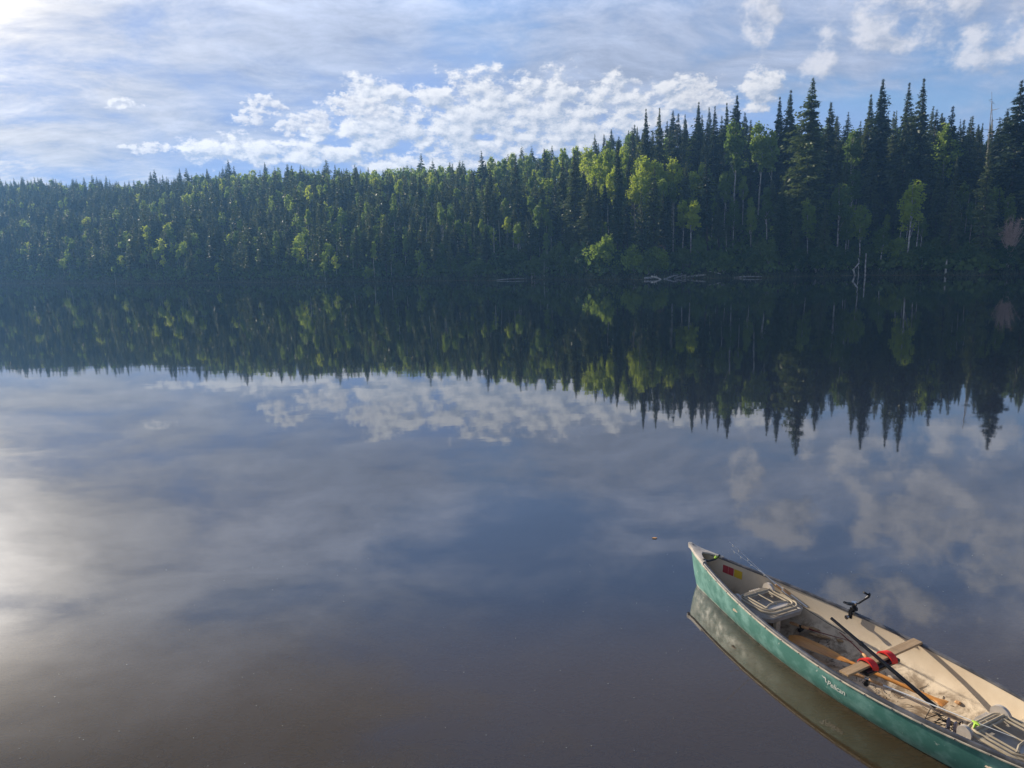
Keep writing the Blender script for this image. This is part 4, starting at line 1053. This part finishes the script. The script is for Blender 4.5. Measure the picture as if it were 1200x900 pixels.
# near rod: cork by the board, tip over the stern seat
C1 = [C_(*cl(1035, 803, .25)), C_(*cl(1070, 817, .25)), C_(*cl(1110, 833, .265)), C_(*cl(1150, 849, .285)), C_(*cl(1191, 865, .29))]
rod('pale fishing rod with cork grip pointing to the nearest seat', C1, .28, M_LINE, M_STEEL, 5)
b = MB(); q = Vector(C_(*cl(1144, 847, .30))); b.tube([q+Vector((-.03, 0, .0)), q, q+Vector((.03, -.01, 0))], [.006, .018, .006], 8, flat=.5); b.tube([q+Vector((0, -.01, -.01)), q+Vector((.01, -.045, -.02))], [.012, .004], 6)
cmesh(b, 'fishing_lure', M_LIME, 'bright lime green lure hooked on the pale rod', 'lure')
# dark red rod under the board
C2 = [C_(*cl(1011, 766, .06)), C_(*cl(1000, 755, .07)), C_(*cl(985, 742, .08)), C_(*cl(962, 722, .11)), C_(*cl(940, 704, .16))]
rod('dark red fishing rod with round cork knob by the far red pad', C2, .16, M_REDROD, M_BLACK, 4)
# two rods under the first seat whose tips poke out over the far rail
for k, (dx, lb) in enumerate(((0, 'thin silver rod poking out over the far rail, upper one of the pair'), (9, 'thin silver rod poking out over the far rail, lower one of the pair'))):
    a = Vector(C_(*cl(908+dx, 684+dx*.6, .40))); t_ = Vector(C_(*cl(855+dx*.15, 635+dx*.9, .86-.02*dx))); a2 = a+(a-t_)*.45
    o = cthing('fishing_rod', lb, 'fishing rod')
    b = MB(); b.tube([a2, a, t_], [.006, .0042, .0016], 6); b.build('blank', M_LINE, o, smooth=True)
    b = MB(); b.tube([a+(a-t_)*.02, a+(a-t_).normalized()*.03, a+(a-t_).normalized()*.09], [.009, .0145, .011], 10); b.build('cork_handle', M_CORK, o, smooth=True)
    b = MB()
    for f in (.35, .6, .8, .93): 
        p = a.lerp(t_, f); b.tube([p+Vector((.007*math.cos(t), 0, -.008+.007*math.sin(t))) for t in np.linspace(0, 6.28, 9)[:-1]], .0014, 4, closed=True)
    b.build('line_guide', M_STEEL, o)
C3 = [C_(*cl(948, 737, .06)), C_(*cl(960, 741, .07)), C_(*cl(978, 746, .07)), C_(*cl(1000, 752, .06))]
rod('short rod with worn cork grip lying under the first seat', C3, .20, M_REDROD, M_BLACK, 2)
b = MB(); b.tube([C_(*cl(922, 690, .27)), C_(*cl(916, 692, .265))], [.016, .024], 12); b.tube([C_(*cl(924, 686, .285)), C_(*cl(920, 691, .275))], [.007, .008], 8)
cmesh(b, 'fishing_float', M_DECK, 'cream rounded float hanging beside the first seat', 'float')
# lime cord knot on the handle
b = MB(); g = random.Random(9); c0 = Vector(C_(.345, .055, sheer(.345/CL)+.02)); pts = [c0+Vector((g.uniform(-.02, .02), g.uniform(-.03, .03), g.uniform(-.012, .016))) for _ in range(16)]
b.tube(pts, .005, 6); cmesh(b, 'cord_knot', M_LIME, 'lime green cord knotted round the black carry handle', 'cord')
# line trailing along the inner wall
b = MB(); b.tube([C_(*cl(905, 684, .33)), C_(*cl(925, 700, .27)), C_(*cl(945, 714, .24)), C_(*cl(968, 729, .2)), C_(*cl(1000, 748, .05))], .003, 5)
cmesh(b, 'rope', M_BLACK, 'thin dark rope running from the rail to the canoe floor', 'rope')
# long dark stick on the far inner wall
b = MB(); b.tube([C_(*cl(970, 706, .30)), C_(*cl(990, 724, .22)), C_(*cl(1003, 738, .14)), C_(*cl(1012, 748, .08))], [.006, .006, .005, .004], 6)
cmesh(b, 'strap', M_PAD, 'dull grey strap hanging down the far inner wall', 'strap')
# tangle of line and tackle by the nearest seat
b = MB(); g = random.Random(12); c0 = Vector(C_(*cl(1108, 846, .06)))
for k in range(16):
    p = c0+Vector((g.uniform(-.10, .10), g.uniform(-.06, .06), g.uniform(-.02, .05))); q = [p+Vector((g.gauss(0, .05), g.gauss(0, .035), g.gauss(0, .02))) for _ in range(4)]
    b.tube(q, .0035, 5)
cmesh(b, 'tackle_tangle', M_BLACK, 'tangled dark clump of line and hooks before the nearest seat', 'tackle')
for k, (px, py, lb) in enumerate(((1111, 846, 'left upright grey peg beside the tackle tangle'), (1119, 851, 'right upright grey peg beside the tackle tangle'))):
    b = MB(); p = Vector(C_(*cl(px, py+6, .06))); b.tube([p-Vector((0, 0, .02)), p+Vector((0, 0, .06)), p+Vector((0, 0, .075))], [.014, .013, .008], 8); cmesh(b, 'peg', M_PAD, lb, 'peg')
# pebble, wood chips, twigs
b = MB(); p = Vector(C_(*cl(1122, 824, .03))); b.tube([p+Vector((-.02, 0, 0)), p+Vector((-.01, 0, .006)), p+Vector((.012, .004, .006)), p+Vector((.022, .004, 0))], [.006, .016, .018, .006], 9, flat=.8)
cmesh(b, 'pebble', M_CORK, 'small brown pebble lying on the canoe floor', 'pebble')
def floor_z(s, l):
    t = s/CL; zk = keel(t)+.030; nn = 2.9-1.35*abs(2*t-1)**3; q = min(.99, abs(l)/(hbeam(t)-.014))
    zg = sheer(t)-.006; return zg-(zg-zk)*(1-q**nn)**(1/nn)
for px, py, w_, lb in ((953, 737, .06, 'sunlit splinter of pale wood nearest the first seat'), (958, 742, .075, 'middle splinter of pale wood on the canoe floor'), (953, 747, .07, 'broad splinter of pale wood beside the paddle blade'), (965, 744, .06, 'long thin splinter of pale wood by the short rod'), (984, 751, .03, 'tiny chip of pale wood near the dark red rod')):
    s, l, _ = cl(px, py, .03); z = floor_z(s, l)+.012; b = MB()
    b.prism([(-w_, -.008), (-w_*.3, -.022), (w_, -.010), (w_*1.1, .004), (w_*.2, .020), (-w_*.8, .012)], 0, .009, lambda p: tuple(Vector(C_(s, l, z))+Matrix.Rotation(R(20), 3, 'Z') @ Vector(p)))
    cmesh(b, 'wood_chip', M_BOARD, lb, 'wood chip', smooth=False)
def debris():
    b = MB(); g = random.Random(31)
    for k in range(190):
        if k < 100: s = g.uniform(1.5, 2.5); l = g.gauss(.08, .12)
        elif k < 150: s = g.uniform(2.45, 3.1); l = g.gauss(-.18, .09)
        else: s = g.uniform(2.4, 3.2); l = g.gauss(.1, .15)
        l = max(-.38, min(.38, l)); z = floor_z(s, l)+.004
        a = g.random()*6.28; L = g.uniform(.01, .075) if k % 3 else g.uniform(.004, .012); p = Vector(C_(s, l, z))
        e = p+Vector((math.cos(a)*L, math.sin(a)*L, 0)); e.z = floor_z(e.x, e.y)+.005+g.random()*.008
        b.tube([p, p.lerp(e, .5)+Vector((g.gauss(0, L*.12), g.gauss(0, L*.12), .003)), e], [.0026, .002, .001], 4)
    cmesh(b, 'twig_litter', M_TWIG, 'scattered twigs and needles littering the canoe floor', 'litter', smooth=False)['kind'] = 'stuff'
debris()

# members of small groups are told apart by their order along the shore
def order_groups():
    C_IN = ('aspens of the sunlit stand', 'spruces of the right skyline', 'spruces of the middle skyline', 'birches of the middle hillside', 'birches of the left hillside', 'birches of the right slope', 'pale trunks right of centre', 'pale trunks of the middle hillside', 'pale trunks of the right slope')
    W1 = 'first second third fourth fifth sixth seventh eighth ninth tenth eleventh twelfth thirteenth fourteenth fifteenth sixteenth seventeenth eighteenth nineteenth twentieth'.split()
    W1 += ['twenty-'+q for q in W1[:9]]
    short = {C_IN[0]: 'yellow green aspen of the sunlit stand', C_IN[1]: 'dark spruce tip of the right skyline row', C_IN[2]: 'plain dark spruce of the middle skyline row', C_IN[3]: 'green birch on the middle hillside', C_IN[4]: 'small light green birch on the left hillside',
             C_IN[5]: 'dull green birch on the dark right slope', C_IN[6]: 'bare pale trunk right of centre', C_IN[7]: 'thin pale trunk on the middle hillside', C_IN[8]: 'pale thin trunk on the dark right slope'}
    for gname in C_IN:
        L = [o for o in COL.objects if o.get('group') == gname]
        L.sort(key=lambda o: math.atan2(o.location.x, o.location.y))
        for i, o in enumerate(L): o['label'] = f'{short[gname]}, {W1[i]} from the left'
order_groups()

# ------------------------------------------------------------------ things on the water
def floaters():
    g = np.random.default_rng(3); V = []; Fc = []
    for k in range(230):
        px, py = g.uniform(0, 1200), g.uniform(640, 900)
        if px > 800 and py > 640+(px-800)*.62-20: continue
        x, y, _ = on_z(px, py, 0); r_ = g.uniform(.002, .0055); n = 6; b0 = len(V); a0 = g.random()*6
        for i in range(n): V.append((x+math.cos(a0+i)*r_*g.uniform(.5, 1), y+math.sin(a0+i)*r_*g.uniform(.5, 1), .004))
        V.append((x, y, .006)); Fc += [(b0+i, b0+(i+1) % n, b0+n) for i in range(n)]
    me = mesh_np('water_specks', V, Fc); tag(link('water_specks', me, M_WHT), 'tiny pale specks of fluff drifting on the near water', 'specks', kind='stuff')
    x, y, _ = on_z(767, 631, 0); b = MB()
    b.prism([(-.035, 0), (-.015, .018), (.014, .017), (.036, .003), (.014, -.016), (-.014, -.014)], .004, .010, lambda p: (p[0]+x, p[1]+y, p[2]+.3*abs(p[0])*abs(p[0])*3))
    tag(b.build('floating_leaf', M_CORK), 'single tan leaf floating alone left of the canoe tip', 'leaf')
floaters()
